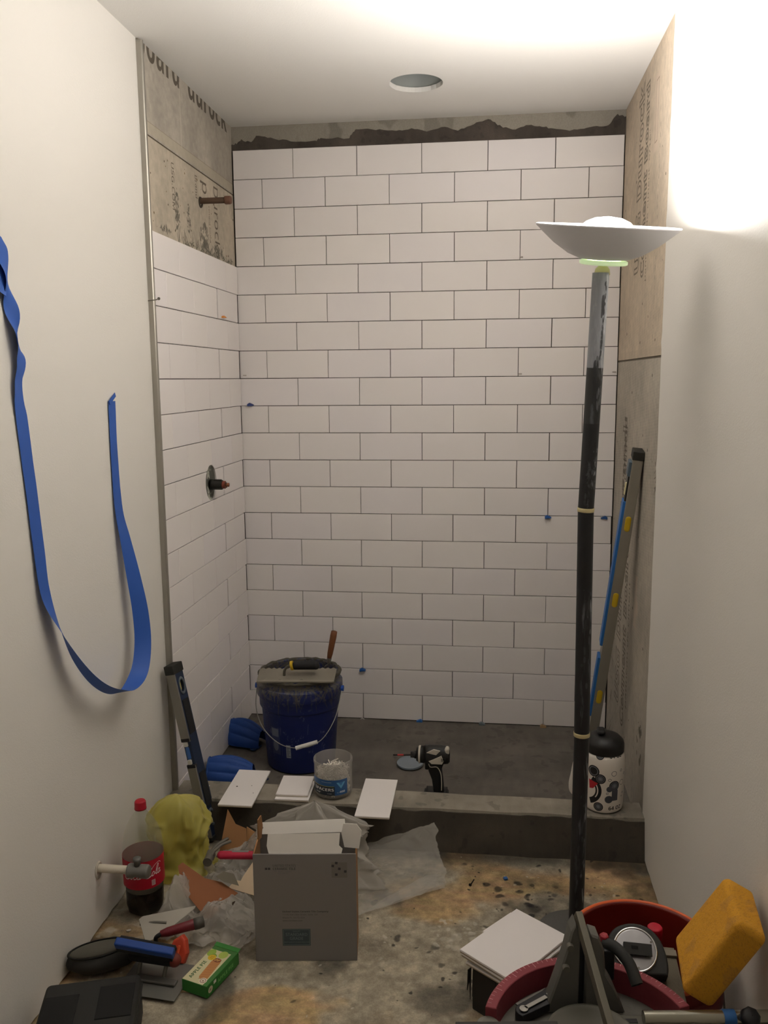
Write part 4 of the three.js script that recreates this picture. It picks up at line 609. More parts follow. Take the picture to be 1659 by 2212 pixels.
{ // plastic films
  const T = (n, l, g, m, p = [0, 0, 0]) => one(n, l, 'plastic sheet', g, m, p);
  const fs = one('plastic_sheet', 'large clear plastic film spread from the curb over the floor right of the tile box', 'plastic sheet', film([[-0.115, 0.015, 1.0], [0.115, 0.10, 0.992], [0.168, 0.0, 1.15], [-0.085, 0, 1.34]], 90, 0.022, 2.2), M.film);
  mesh('folded_hem', film([[0.10, 0.012, 1.13], [0.160, 0.006, 1.12], [0.155, 0.004, 1.18], [-0.085, 0.004, 1.345]], 40, 0.012, 4.2, 0.004, 0.008), M.film, fs);
  T('plastic_sheet', 'crumpled clear plastic standing up behind the tile box against the curb', bag([[0.002, 0.09], [0.08, 0.085], [0.16, 0.078], [0.21, 0.055], [0.24, 0.028], [0.262, 0.002]], 1.25, 0.45, 8.3, 0.55, 0.6), M.filmThick, [-0.222, 0.002, 1.19]);
  const G = (x, z, cx, cz, r, h) => h * Math.exp(-((x - cx) ** 2 + (z - cz) ** 2) / (r * r));
  T('plastic_sheet', 'wide crumpled clear plastic heap covering the floor between bottle and tile box', film([[-0.545, 0, 1.02], [-0.385, 0, 1.02], [-0.34, 0, 1.51], [-0.635, 0, 1.49]], 190, 0.06, 5.5, 0.005, 0.06, (x, z) => G(x, z, -0.575, 1.35, 0.06, 0.05) + G(x, z, -0.41, 1.12, 0.045, 0.07) + G(x, z, -0.59, 1.405, 0.05, 0.045) + G(x, z, -0.42, 1.42, 0.07, 0.03)), M.filmThick);
  // torn cardboard
  const flap = (pts, th = 0.003) => extrude(pts, th);
  const c1 = thing('cardboard_piece', 'torn brown cardboard flap standing folded left of the tile box', 'cardboard', [-0.46, 0.004, 1.10]);
  const f1 = flap([[-0.085, 0.0], [-0.06, 0.13], [-0.035, 0.085], [-0.002, 0.07], [0.0, 0.005], [-0.05, 0.0]]), m1 = mesh('left_flap', f1, M.card, c1); m1.rotation.set(-0.5, 0.35, 0.1); m1.position.set(0.0, 0.03, 0);
  const f2 = flap([[0, 0.0], [0.0, 0.075], [0.05, 0.045], [0.06, -0.02], [0.03, -0.012]]), m2 = mesh('right_flap', f2, mat(0xb08457, 0.9, { side: THREE.DoubleSide }), c1); m2.rotation.set(-0.5, -0.25, 0.1); m2.position.set(0.0, 0.03, 0);
  const c2 = thing('cardboard_piece', 'torn triangular orange-brown cardboard lying tilted on the crumpled plastic', 'cardboard', [-0.492, 0.066, 1.37]);
  const f3 = flap([[-0.105, 0.066], [-0.095, 0.078], [-0.075, 0.068], [-0.02, 0.04], [0.03, 0.034], [0.082, 0.009], [0.06, -0.011], [0.022, -0.076], [-0.011, -0.05], [-0.077, 0.005]]), m3 = mesh('panel', f3, mat(0x96603f, 0.9, { side: THREE.DoubleSide }), c2); m3.rotation.set(-1.0, 0.1, 0.0);
  const f4 = flap([[0.015, 0.04], [0.035, 0.055], [0.065, 0.05], [0.085, 0.02], [0.04, 0.028]]), m4 = mesh('grey_flap', f4, mat(0x7d7666, 0.9), c2); m4.rotation.set(-0.8, 0, 0); m4.position.set(0, 0.006, 0.0);
  const f5 = flap([[0.02, -0.06], [0.055, -0.015], [0.08, 0.0], [0.07, -0.04], [0.045, -0.06]]), m5 = mesh('under_flap', f5, mat(0x4a3b2c, 0.9), c2); m5.rotation.set(-1.2, 0, 0); m5.position.set(0, -0.014, 0.008);
  const sc = one('cardboard_piece', 'pale torn paper-faced scrap with ragged edge next to the tile box', 'cardboard', extrude([[-0.05, -0.03], [0.03, -0.04], [0.045, -0.01], [0.03, 0.02], [0.022, 0.055], [0.005, 0.06], [-0.015, 0.012], [-0.02, -0.005], [-0.035, -0.005]], 0.002), mat(0xcdb79a, 0.9), [-0.398, 0.068, 1.30]); sc.rotation.set(-1.0, 0.2, 0);
}
{ // hammer with split claw
  const t = thing('claw_hammer', 'small claw hammer with grey head and red handle lying on the plastic', 'hammer', [-0.535, 0.082, 1.205]); t.rotation.set(0, 0.1, 0.0);
  const h = new THREE.CapsuleGeometry(0.0125, 0.095, 6, 20); h.rotateZ(Math.PI / 2).scale(1, 0.85, 1.05); bend(h, (x, y, z) => [x + 0.075, y * (1 - 0.16 * Math.cos(x * 42)), z]); mesh('handle', h, mat(0xb8183a, 0.5), t);
  mesh('handle_end', cyl(0.0135, 0.0135, 0.026, 20).rotateZ(Math.PI / 2).translate(0.137, 0, 0), M.rubber, t);
  mesh('printed_panel', rbox(0.05, 0.003, 0.009, 0.001).translate(0.085, 0.0105, -0.002), mat(0x8d8a86, 0.6), t);
  mesh('head', mergeVertices(merge([cyl(0.0135, 0.0125, 0.03, 20).rotateX(Math.PI / 2).translate(-0.005, 0, 0.025), rbox(0.024, 0.022, 0.03, 0.004).translate(-0.004, 0, 0)])), M.dullSteel, t);
  for (const s of [0, 1]) mesh('claw', tube([[-0.006 + s * 0.008, 0.004, -0.012], [0.006 + s * 0.012, 0.008, -0.045], [0.03 + s * 0.012, 0.006, -0.085 + s * 0.016]], 0.0055, 20, 8).scale(1, 0.8, 1), M.dullSteel, t);
}
{ // tile box
  const t = thing('tile_box', 'grey printed tile carton standing upright with torn open top flaps', 'box', [-0.185, 0.0, 1.4765]); t.rotation.y = 0.119;
  const w = 0.262, h = 0.298, d = 0.105, th = 0.004;
  const front = canvasTex(1048, 1200, (g, W, Hh) => {
    const id = g.createImageData(W, Hh); for (let i = 0; i < W * Hh; i++) { const k = 1 + (hash3(i % W, (i / W) | 0, 4) - 0.5) * 0.05; id.data[i * 4] = 142 * k; id.data[i * 4 + 1] = 137 * k; id.data[i * 4 + 2] = 135 * k; id.data[i * 4 + 3] = 255; } g.putImageData(id, 0, 0);
    g.fillStyle = '#4c4a4e'; g.fillRect(122, 148, 24, 24); g.fillRect(152, 148, 24, 24); g.fillStyle = '#55535a'; g.font = '34px sans-serif'; g.textAlign = 'left'; g.fillText('UNITED STATES', 200, 138); g.font = 'bold 35px sans-serif'; g.fillStyle = '#59575c'; g.fillText('CERAMIC TILE', 200, 174);
    g.fillStyle = '#77757a'; g.font = '16px sans-serif'; g.fillText('TILE - MARBLE - GRANITE', 212, 198); g.fillText('MADE FOR USA', 248, 218);
    g.fillStyle = '#837d7a'; g.fillRect(798, 92, 160, 170); g.fillStyle = '#48464a'; for (const [x, y] of [[848, 100], [812, 132], [878, 164], [938, 194], [846, 228]]) { g.save(); g.translate(x, y); g.rotate(0.1); g.fillRect(-13, -13, 26, 26); g.restore(); }
    g.fillStyle = '#4f4d52'; g.font = 'bold 27px sans-serif'; g.fillText('United States Ceramic Tile Company', 286, 648); g.font = '25px sans-serif'; g.fillStyle = '#5d5b60'; g.fillText('11190 NW 25th Street, Suite 100', 286, 682); g.fillText('Miami FL 33172 USA', 286, 716); g.font = 'bold 22px sans-serif'; g.fillText('www.usctileco.com', 286, 748);
    g.fillStyle = '#4e5a60'; g.fillRect(282, 834, 288, 190); g.strokeStyle = '#77848a'; g.lineWidth = 4; g.strokeRect(292, 844, 268, 170); g.fillStyle = '#7d8b90'; g.font = '20px sans-serif'; g.textAlign = 'center'; g.fillText('QUALITY', 426, 868); g.font = '46px sans-serif'; g.fillText('STANDARD', 426, 914); g.fillText('GRADE', 426, 958); g.font = '17px sans-serif'; g.fillText('FIRST QUALITY GLAZED WALL TILE', 426, 990);
  });
  const box = (bw, bh, bd, x, y, z) => rbox(bw, bh, bd, 0.0015).translate(x, y, z);
  const fg = box(w, h, th, 0, h / 2, d / 2 - th / 2); planarUV(fg, (x, y, z) => [(x + w / 2) / w, y / h]); mesh('front_panel', fg, mat(0xffffff, 0.85, { map: front }), t);
  mesh('back_panel', box(w, h, th, 0, h / 2, -d / 2 + th / 2), M.cardPrint, t); mesh('side_panel', box(th, h, d - 2 * th, -w / 2 + th / 2, h / 2, 0), M.card, t); mesh('side_panel', box(th, h - 0.02, d - 2 * th, w / 2 - th / 2, h / 2 - 0.01, 0), M.card, t); mesh('bottom_panel', box(w - 0.002, th, d - 2 * th, 0, th / 2, 0), M.card, t);
  const inner = mat(0xe2dcd4, 0.9, { side: THREE.DoubleSide });
  const fl = (name, pts, x, y, z, rx, ry, rz, m) => { const o = mesh(name, extrude(pts, 0.003), m, t); o.position.set(x, y, z); o.rotation.set(rx, ry, rz); return o; };
  fl('front_flap', [[-0.09, 0], [0.094, 0.0], [0.097, 0.012], [0.088, 0.02], [0.09, 0.05], [-0.094, 0.048], [-0.096, 0.02]], 0.0, h - 0.003, d / 2 - 0.006, -0.42, 0, 0, inner);
  fl('back_flap', [[-0.13, 0], [0.10, 0], [0.098, 0.034], [-0.126, 0.03], [-0.118, 0.016]], 0.0, h - 0.001, -d / 2 + 0.002, -0.7, 0, 0.02, inner);
  fl('side_flap', [[-0.002, 0.0], [0.036, 0.0], [0.04, 0.045], [0.026, 0.06], [-0.008, 0.058], [-0.012, 0.034]], w / 2 - 0.028, h + 0.002, d / 2 - 0.03, -0.25, -0.15, -0.06, inner);
  fl('side_flap', [[0, 0], [0.0, 0.055], [0.02, 0.06], [0.028, 0.03], [0.02, 0]], -w / 2 + 0.002, h - 0.004, -0.02, -0.1, 1.3, 0, M.card);
  const R = rngOf(6); for (let i = 0; i < 4; i++) { const g = slab(0.25, 0.106, 0.0075); const o = mesh('packed_tile', g, M.tile[i], t); o.position.set(0.002, 0.06 + 0.004, -0.03 + i * 0.0085); }
}
{ // apple pie carton
  const t = thing('pie_carton', 'small green apple pie carton lying on the floor in front of the tile box', 'carton', [-0.404, 0.003, 1.618]);
  const A = V(-0.040, 0, 0.130), B = V(0.061, 0, 0.022); // long axis (towards the camera), width axis
  basis(t, A.clone().negate(), V(0, 1, 0), A.clone().negate().cross(V(0, 1, 0)).normalize()); // local x = away from the camera, z = right
  const L = 0.138, W = 0.074, Hh = 0.032;
  const top = canvasTex(900, 480, (g, w, h) => {
    g.fillStyle = '#d9d3a8'; g.fillRect(0, 0, w, h); g.fillStyle = '#3f7a34'; g.fillRect(0, h * 0.84, w, h * 0.16); g.fillRect(w * 0.9, 0, w * 0.1, h); g.fillStyle = '#9dbb48'; g.beginPath(); g.ellipse(w * 0.8, h * 0.14, 90, 74, 0, 0, 6.3); g.fill(); g.fillStyle = '#b4c95a'; g.beginPath(); g.ellipse(w * 0.83, h * 0.6, 90, 80, 0, 0, 6.3); g.fill(); g.fillStyle = '#7fa83e'; g.beginPath(); g.ellipse(w * 0.73, h * 0.3, 60, 60, 0, 0, 6.3); g.fill();
    g.save(); g.translate(w * 0.40, h * 0.60); g.rotate(-0.08); g.fillStyle = '#c98a4e'; g.beginPath(); g.roundRect ? g.roundRect(-250, -84, 500, 168, 70) : g.rect(-250, -84, 500, 168); g.fill(); g.strokeStyle = '#a8683a'; g.lineWidth = 9; for (let i = -5; i < 6; i++) { g.beginPath(); g.moveTo(i * 44 - 30, -70); g.lineTo(i * 44 + 30, 70); g.stroke(); } g.fillStyle = '#8a4a28'; g.beginPath(); g.ellipse(236, 0, 50, 74, 0, 0, 6.3); g.fill(); g.fillStyle = '#d9a860'; for (let i = 0; i < 6; i++) { g.beginPath(); g.arc(226 + (i % 3) * 14, -40 + i * 16, 13, 0, 6.3); g.fill(); } g.restore();
    g.fillStyle = '#2f5d2a'; g.font = 'bold 92px sans-serif'; g.fillText('APPLE PIE', w * 0.08, h * 0.27);
    g.fillStyle = '#e2bd2c'; g.beginPath(); g.arc(w * 0.69, h * 0.30, 70, 0, 6.3); g.fill(); g.fillStyle = '#b98a1e'; g.font = 'bold 30px sans-serif'; g.fillText('NEW', w * 0.655, h * 0.29); g.fillText('RECIPE', w * 0.635, h * 0.36);
    g.fillStyle = '#efe3cf'; g.beginPath(); g.arc(w * 0.1, h * 0.72, 66, 0, 6.3); g.fill(); g.strokeStyle = '#6b3020'; g.lineWidth = 9; g.beginPath(); g.arc(w * 0.1, h * 0.72, 46, 0, 6.3); g.stroke(); g.fillStyle = '#6b3020'; g.font = 'bold 50px sans-serif'; g.fillText('JB', w * 0.068, h * 0.76);
  });
  const side = canvasTex(900, 220, (g, w, h) => { g.fillStyle = '#2f7d2c'; g.fillRect(0, 0, w, h); g.fillStyle = '#7fc06a'; g.font = 'bold 96px sans-serif'; g.fillText('APPLE PIE', w * 0.32, h * 0.66); g.fillStyle = '#d9cfae'; g.beginPath(); g.arc(w * 0.1, h * 0.5, 60, 0, 6.3); g.fill(); g.fillStyle = '#6b4a2a'; g.font = 'bold 46px sans-serif'; g.fillText('JB', w * 0.07, h * 0.58); g.fillStyle = '#e8e6d4'; g.fillRect(w * 0.2, 20, 70, 60); });
  mesh('carton_body', rbox(L, Hh, W, 0.002).translate(0, Hh / 2, 0), mat(0x2d7a2c, 0.5), t);
  const tp = new THREE.PlaneGeometry(L * 0.985, W * 0.97); tp.rotateX(-Math.PI / 2).translate(0, Hh + 0.0004, 0); mesh('top_print', tp, mat(0xffffff, 0.45, { map: top }), t);
  const sp = new THREE.PlaneGeometry(L * 0.985, Hh * 0.95); sp.translate(0, Hh / 2, W / 2 + 0.0004); mesh('side_print', sp, mat(0xffffff, 0.45, { map: side }), t);
  const ef = rbox(0.012, 0.002, W, 0.0008); ef.rotateZ(0.3).translate(L / 2 + 0.004, Hh + 0.002, 0); mesh('end_flap', ef, mat(0x3a8a36, 0.5), t);
  const lf = rbox(0.002, 0.02, W * 0.9, 0.0008); lf.rotateZ(-0.5).translate(L / 2 + 0.006, 0.012, 0); mesh('end_flap', lf, mat(0xcfc9b4, 0.6), t);
}
one('wood_stick', 'short pale wooden stick beside the green pie carton', 'stick', rbox(0.05, 0.004, 0.008, 0.001), mat(0xb79a76, 0.8), [-0.448, 0.0025, 1.672]).rotation.y = 0.1;
// ---------------------------------------------------------------- hand tools, lower left
{ // big steel trowel with a black handle
  const t = thing('finishing_trowel', 'grey steel finishing trowel with black handle lying flat in front of the tools', 'trowel', [-0.535, 0.006, 1.648]); t.rotation.y = -0.1;
  mesh('blade', rbox(0.16, 0.002, 0.13, 0.0008).translate(0.0, 0.004, 0.0), mat(0x82807a, 0.5, { metalness: 0.5 }), t);
  mesh('spine', rbox(0.11, 0.008, 0.022, 0.003).translate(0.005, 0.009, 0.012), mat(0x6c6a65, 0.5, { metalness: 0.5 }), t);
  const h = new THREE.CapsuleGeometry(0.0165, 0.1, 8, 24); h.rotateZ(Math.PI / 2).translate(-0.02, 0.045, -0.022); mesh('handle', h, M.rubber, t);
  mesh('handle_tip', new THREE.SphereGeometry(0.0168, 20, 14).translate(0.04, 0.045, -0.022), mat(0x7a2e22, 0.6), t);
  for (const x of [-0.05, 0.02]) mesh('post', rod(V(x, 0.008, 0.0), V(x, 0.036, -0.018), 0.005, 12), M.dullSteel, t);
}
{
  const t = thing('grout_float', 'bright blue plastic float bar lying across the black trowel handle', 'float', [-0.558, 0.097, 1.655]); t.rotation.set(0.5, -0.06, -0.09);
  mesh('back_plate', rbox(0.152, 0.024, 0.02, 0.004, 2), mat(0x1c4696, 0.5), t); mesh('foam_base', rbox(0.146, 0.02, 0.034, 0.003, 2).translate(-0.002, -0.02, -0.008), M.rubber, t);
}
{ // pointing trowel
  const t = thing('pointing_trowel', 'long narrow pointing trowel with a dark red handle among the left floor tools', 'trowel', [-0.565, 0.05, 1.50]);
  { const T = V(0.062, 0.02, -0.062), A = V(-0.072, 0.016, -0.004), B = V(-0.036, -0.016, 0.056), Mi = A.clone().add(B).multiplyScalar(0.5), u = T.clone().sub(Mi), v = A.clone().sub(Mi), lu = u.length(), lv = v.length(); const bm = mesh('blade', extrude([[lu, 0.002], [lu * 0.96, -0.004], [0.03, -lv], [-0.004, -lv * 0.9], [0, lv * 0.9], [0.012, lv]], 0.0016, 0.0004), mat(0xa19b90, 0.45, { metalness: 0.3 }), t); bm.position.copy(Mi); v.addScaledVector(u, -v.dot(u) / u.lengthSq()); basis(bm, u, v, u.clone().cross(v)); }
  const rib = mesh('blade_rib', tube([[-0.07, 0.004, 0.006], [-0.03, 0.008, 0.0], [0.0, 0.006, -0.004]], 0.004, 16, 8), M.dullSteel, t);
  mesh('tang', tube([[-0.01, -0.022, 0.045], [-0.008, 0.0, 0.05], [0.004, 0.008, 0.044]], 0.006, 20, 8), M.black, t);
  const h = mesh('handle', lathe([[0.0005, 0], [0.008, 0.001], [0.0115, 0.02], [0.0125, 0.06], [0.014, 0.088], [0.0005, 0.089]], 24), mat(0x6e1a24, 0.5), t); h.position.set(0.0, 0.006, 0.043); h.quaternion.setFromUnitVectors(V(0, 1, 0), V(0.95, 0.12, -0.42).normalize());
  const e = mesh('handle_end', lathe([[0.0005, 0.088], [0.0145, 0.0882], [0.0152, 0.1], [0.0135, 0.114], [0.0005, 0.116]], 24), mat(0x57534c, 0.6), t); e.position.copy(h.position); e.quaternion.copy(h.quaternion);
}
{
  const t = thing('orange_scraper', 'small pointed orange plastic scraper end behind the blue float bar', 'scraper', [-0.505, 0.0, 1.575]);
  const s = new THREE.ExtrudeGeometry(shapeOf([[-0.022, 0.0], [0.018, 0.0], [0.024, 0.022], [0.016, 0.052], [0.006, 0.062], [-0.012, 0.05], [-0.024, 0.022]]), { depth: 0.016, bevelEnabled: true, bevelSize: 0.006, bevelThickness: 0.006, bevelSegments: 3, bevelOffset: -0.004 }); s.rotateX(-0.5).translate(0, 0.006, 0); mesh('scraper_head', s, mat(0xc8452a, 0.55), t);
  mesh('scraper_ridge', rod(V(0.0, 0.012, 0.026), V(0.006, 0.054, 0.004), 0.003, 8), mat(0xe0603a, 0.55), t);
}
{ // dark flattened pouch along the wall
  const t = thing('tool_pouch', 'dark grey oval pouch lying flat against the left wall behind the black case', 'pouch', [-0.684, 0.0, 1.612]); t.rotation.y = 0.5;
  const g = new THREE.SphereGeometry(1, 48, 28); bend(g, (x, y, z) => [x * 0.095, 0.036 + Math.max(y, -0.9) * 0.034 + 0.006 * (noise(x * 4, z * 4, 0) - 0.5), z * 0.048]); mesh('body', g, mat(0x34322e, 0.8), t);
  const op = new THREE.SphereGeometry(1, 40, 20); op.scale(0.07, 0.010, 0.022).rotateX(0.25).translate(-0.015, 0.066, 0.012); mesh('opening', op, mat(0x575349, 0.85), t);
  mesh('rim', new THREE.TorusGeometry(1, 0.045, 8, 60).rotateX(Math.PI / 2).scale(0.073, 0.08, 0.026).rotateX(0.25).translate(-0.015, 0.066, 0.012), mat(0x201f1c, 0.7), t);
}
{ // black case, corner of the frame
  const t = thing('tool_case', 'black plastic tool case with two recessed dark panels at the lower left corner', 'case', [-0.594, 0.002, 1.888]); t.rotation.y = 0.30;
  const w = 0.212, d = 0.21, h = 0.108; mesh('body', rbox(w, h, d, 0.012, 3).translate(0, h / 2, 0), mat(0x20201e, 0.75), t);
  mesh('lid_edge', rbox(w + 0.004, 0.012, d + 0.004, 0.004, 2).translate(0, h - 0.03, 0), mat(0x1f1f1d, 0.75), t);
  const pn = (x, z, pw, pd, ry) => { const g = rbox(pw, 0.006, pd, 0.002, 1); const o = mesh('recessed_panel', g, mat(0x0d0d0d, 0.85), t); o.position.set(x, h - 0.0006, z); o.rotation.y = ry; };
  pn(-0.062, 0.02, 0.075, 0.15, 0); pn(0.058, -0.018, 0.078, 0.105, 0); mesh('latch', rbox(0.022, 0.004, 0.012, 0.0015).translate(0.035, h + 0.001, 0.075), mat(0x55554f, 0.4), t);
}
// ---------------------------------------------------------------- lower right: tile stack, orange bucket, cutter
{
  const axisB = V(0.122, 0, 0.097).normalize(), axisD = V(-0.136, 0, 0.172).normalize(), ry = Math.atan2(-axisB.z, axisB.x), W = 0.156, L = 0.222, cx = 0.349, cz = 1.606;
  const one_ = (k, y, dx, dz, r, label, w = W, l = L) => { const t = thing('large_tile', label, 'tile', [cx + dx, y, cz + dz], 'large white tiles in the stack'); t.rotation.y = ry + r; const g = slab(w, l, 0.005, 0.001); g.rotateX(-Math.PI / 2).translate(0, 0.009, 0); mesh('glaze', g, M.tile[k], t); mesh('bisque', rbox(w - 0.001, 0.005, l - 0.001, 0.0008).translate(0, 0.0025, 0), mat(0xa39380, 0.85), t); };
  one_(0, 0.1402, 0, 0, 0, 'big white tile lying on top of the tile stack beside the orange bucket');
  one_(1, 0.1308, 0.004, 0.002, -0.02, 'big white tile in the stack, second from the top');
  one_(2, 0.1214, 0.018, -0.055, -0.03, 'shorter white tile third from the stack top, one corner sticking out behind', W, 0.11);
  one_(3, 0.112, 0.014, 0.0, 0.03, 'big white tile at the bottom of the stack');
  const t = thing('torn_carton', 'dark torn carton under the stack of big white tiles', 'carton', [0.352, 0.0, 1.615]); t.rotation.y = ry + 0.02;
  const m = mat(0x2b2722, 0.9); mesh('carton_body', rbox(0.126, 0.11, 0.185, 0.003).translate(0.004, 0.056, 0), m, t);
  const R = rngOf(19); for (let i = 0; i < 5; i++) { const s = extrude([[0, 0], [0.012, 0], [0.014, -0.05 - R() * 0.04], [0.006, -0.02 - R() * 0.03], [0.002, -0.07 - R() * 0.03]], 0.002); const o = mesh('torn_strip', s, m, t); o.position.set(-0.062 + (i > 2 ? i * 0.02 : 0), 0.108, 0.092 - (i < 3 ? i * 0.02 : 0)); o.rotation.y = i < 3 ? -Math.PI / 2 : 0; }
}
{
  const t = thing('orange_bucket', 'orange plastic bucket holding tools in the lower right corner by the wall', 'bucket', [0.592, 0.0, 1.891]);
  const g = bucketGeo(0.368, 0.12, 0.1415, 0.1525, 0.30); mesh('shell', g, mat(0x741a0d, 0.45), t);  // shell colour darkened to carry the shade inside the bucket
  mesh('rim_lip', new THREE.TorusGeometry(0.1435, 0.0042, 10, 90).rotateX(Math.PI / 2).translate(0, 0.3665, 0), mat(0xe0622a, 0.45), t);  // lip coloured brighter than the shell for its lit, worn edge
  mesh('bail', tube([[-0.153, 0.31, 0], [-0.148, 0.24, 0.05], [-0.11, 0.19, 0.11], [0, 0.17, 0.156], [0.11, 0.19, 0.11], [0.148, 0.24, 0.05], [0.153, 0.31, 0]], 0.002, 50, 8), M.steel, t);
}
{
  const t = thing('soda_bottle', 'red-capped bottle standing inside the orange bucket', 'bottle', [0.626, 0.03, 1.826]);
  mesh('bottle_body', lathe([[0.0005, 0], [0.03, 0], [0.031, 0.01], [0.031, 0.2], [0.024, 0.25], [0.0135, 0.285], [0.013, 0.315], [0.0005, 0.315]], 32), mat(0x5c0f0c, 0.4), t);
  mesh('cap', lathe([[0.0005, 0.334], [0.013, 0.334], [0.0152, 0.331], [0.0155, 0.31], [0.0005, 0.31]], 32), mat(0xc01430, 0.45), t);
}
{
  const t = thing('wood_strip', 'weathered grey wooden strip lying across the near rim of the orange bucket', 'board', [0.6225, 0.377, 2.0]); t.rotation.set(0.10, -0.03, 0);
  mesh('strip', rbox(0.036, 0.008, 0.15, 0.001), mat(0x7c7361, 0.85, { bumpMap: roughBump, bumpScale: 0.001 }), t); mesh('cleat', rbox(0.038, 0.006, 0.016, 0.001).translate(0, 0.007, -0.055), mat(0x82796a, 0.8), t);
}
{ // tape measure
  const t = thing('tape_measure', 'black tape measure with round chrome face and belt clip resting on the orange bucket', 'tape measure', [0.556, 0.43, 2.0]);
  const n = V(-0.03, 0.80, 0.60).normalize(), x = V(0.93, 0.12, 0.0).addScaledVector(n, -V(0.93, 0.12, 0).dot(n)).normalize(); basis(t, x, n.clone().cross(x).multiplyScalar(-1).negate(), n); // z = face normal
  const s = new THREE.Shape(); s.moveTo(-0.046, -0.04); s.lineTo(0.05, -0.044); s.quadraticCurveTo(0.056, -0.03, 0.054, -0.01); s.quadraticCurveTo(0.05, 0.046, 0.0, 0.047); s.quadraticCurveTo(-0.046, 0.046, -0.05, 0.0); s.closePath();
  mesh('case', new THREE.ExtrudeGeometry(s, { depth: 0.036, bevelEnabled: true, bevelSize: 0.004, bevelThickness: 0.004, bevelSegments: 3, curveSegments: 20, bevelOffset: -0.003 }).translate(0, 0, -0.04), mat(0x23221f, 0.6), t);
  mesh('chrome_face', lathe([[0.0005, 0.003], [0.034, 0.003], [0.038, 0.002], [0.0395, 0.0], [0.0005, 0.0]], 56).rotateX(Math.PI / 2), mat(0xa9a8ab, 0.3, { metalness: 0.75 }), t);
  mesh('chrome_ring', new THREE.TorusGeometry(0.038, 0.0022, 10, 64).translate(0, 0, 0.0018), M.chrome, t);
  mesh('belt_clip', merge([flat(rbox(0.05, 0.022, 0.003, 0.001).translate(0.004, -0.002, 0.0115)), flat(rbox(0.003, 0.022, 0.012, 0.001).translate(-0.0205, -0.002, 0.0065))]).rotateZ(-0.12), mat(0x1c1b19, 0.4, { metalness: 0.4 }), t);
  mesh('clip_hole', rbox(0.012, 0.006, 0.0006, 0.0002).translate(-0.002, 0.0, 0.0133).rotateZ(-0.12), mat(0x050505, 0.9), t);
  for (const [a, b] of [[0.031, 0.012], [0.0, -0.032]]) mesh('screw', cyl(0.002, 0.002, 0.001, 12).rotateX(Math.PI / 2).translate(a, b, 0.0036), M.dullSteel, t);
}
{ // sponge
  const t = thing('sponge', 'big yellow tiling sponge propped against the right wall above the bucket', 'sponge', [0.686, 0.504, 2.062]);
  const a = V(0.47, 0.875, 0.118).normalize(), c0 = V(0.876, -0.48, 0.046), c = c0.addScaledVector(a, -c0.dot(a)).normalize(), b = c.clone().cross(a); basis(t, c, a, b);
  const g = new RoundedBoxGeometry(0.064, 0.172, 0.134, 5, 0.012); bend(g, (x, y, z) => [x * (1 - 0.1 * step(0.04, 0.09, Math.abs(y))), y, z * (1 - 0.06 * step(0.05, 0.09, y))]);
  const st = dataTex(512, 512, (i, j) => { const k = fbm(i / 70 + 3, j / 110, 0, 4), p = step(0.6, 0.72, fbm(i / 5, j / 5, 0, 2)), d = step(0.55, 0.72, k); return [0.86 - 0.06 * d - 0.06 * p, 0.615 - 0.04 * d - 0.05 * p, 0.17 + 0.04 * d]; });
  planarUV(g, (x, y, z) => [z * 5 + x * 4.1, y * 5 + x * 2.6]); mesh('sponge_body', g, mat(0xffffff, 0.95, { map: st, bumpMap: roughBump, bumpScale: 0.002 }), t);
}
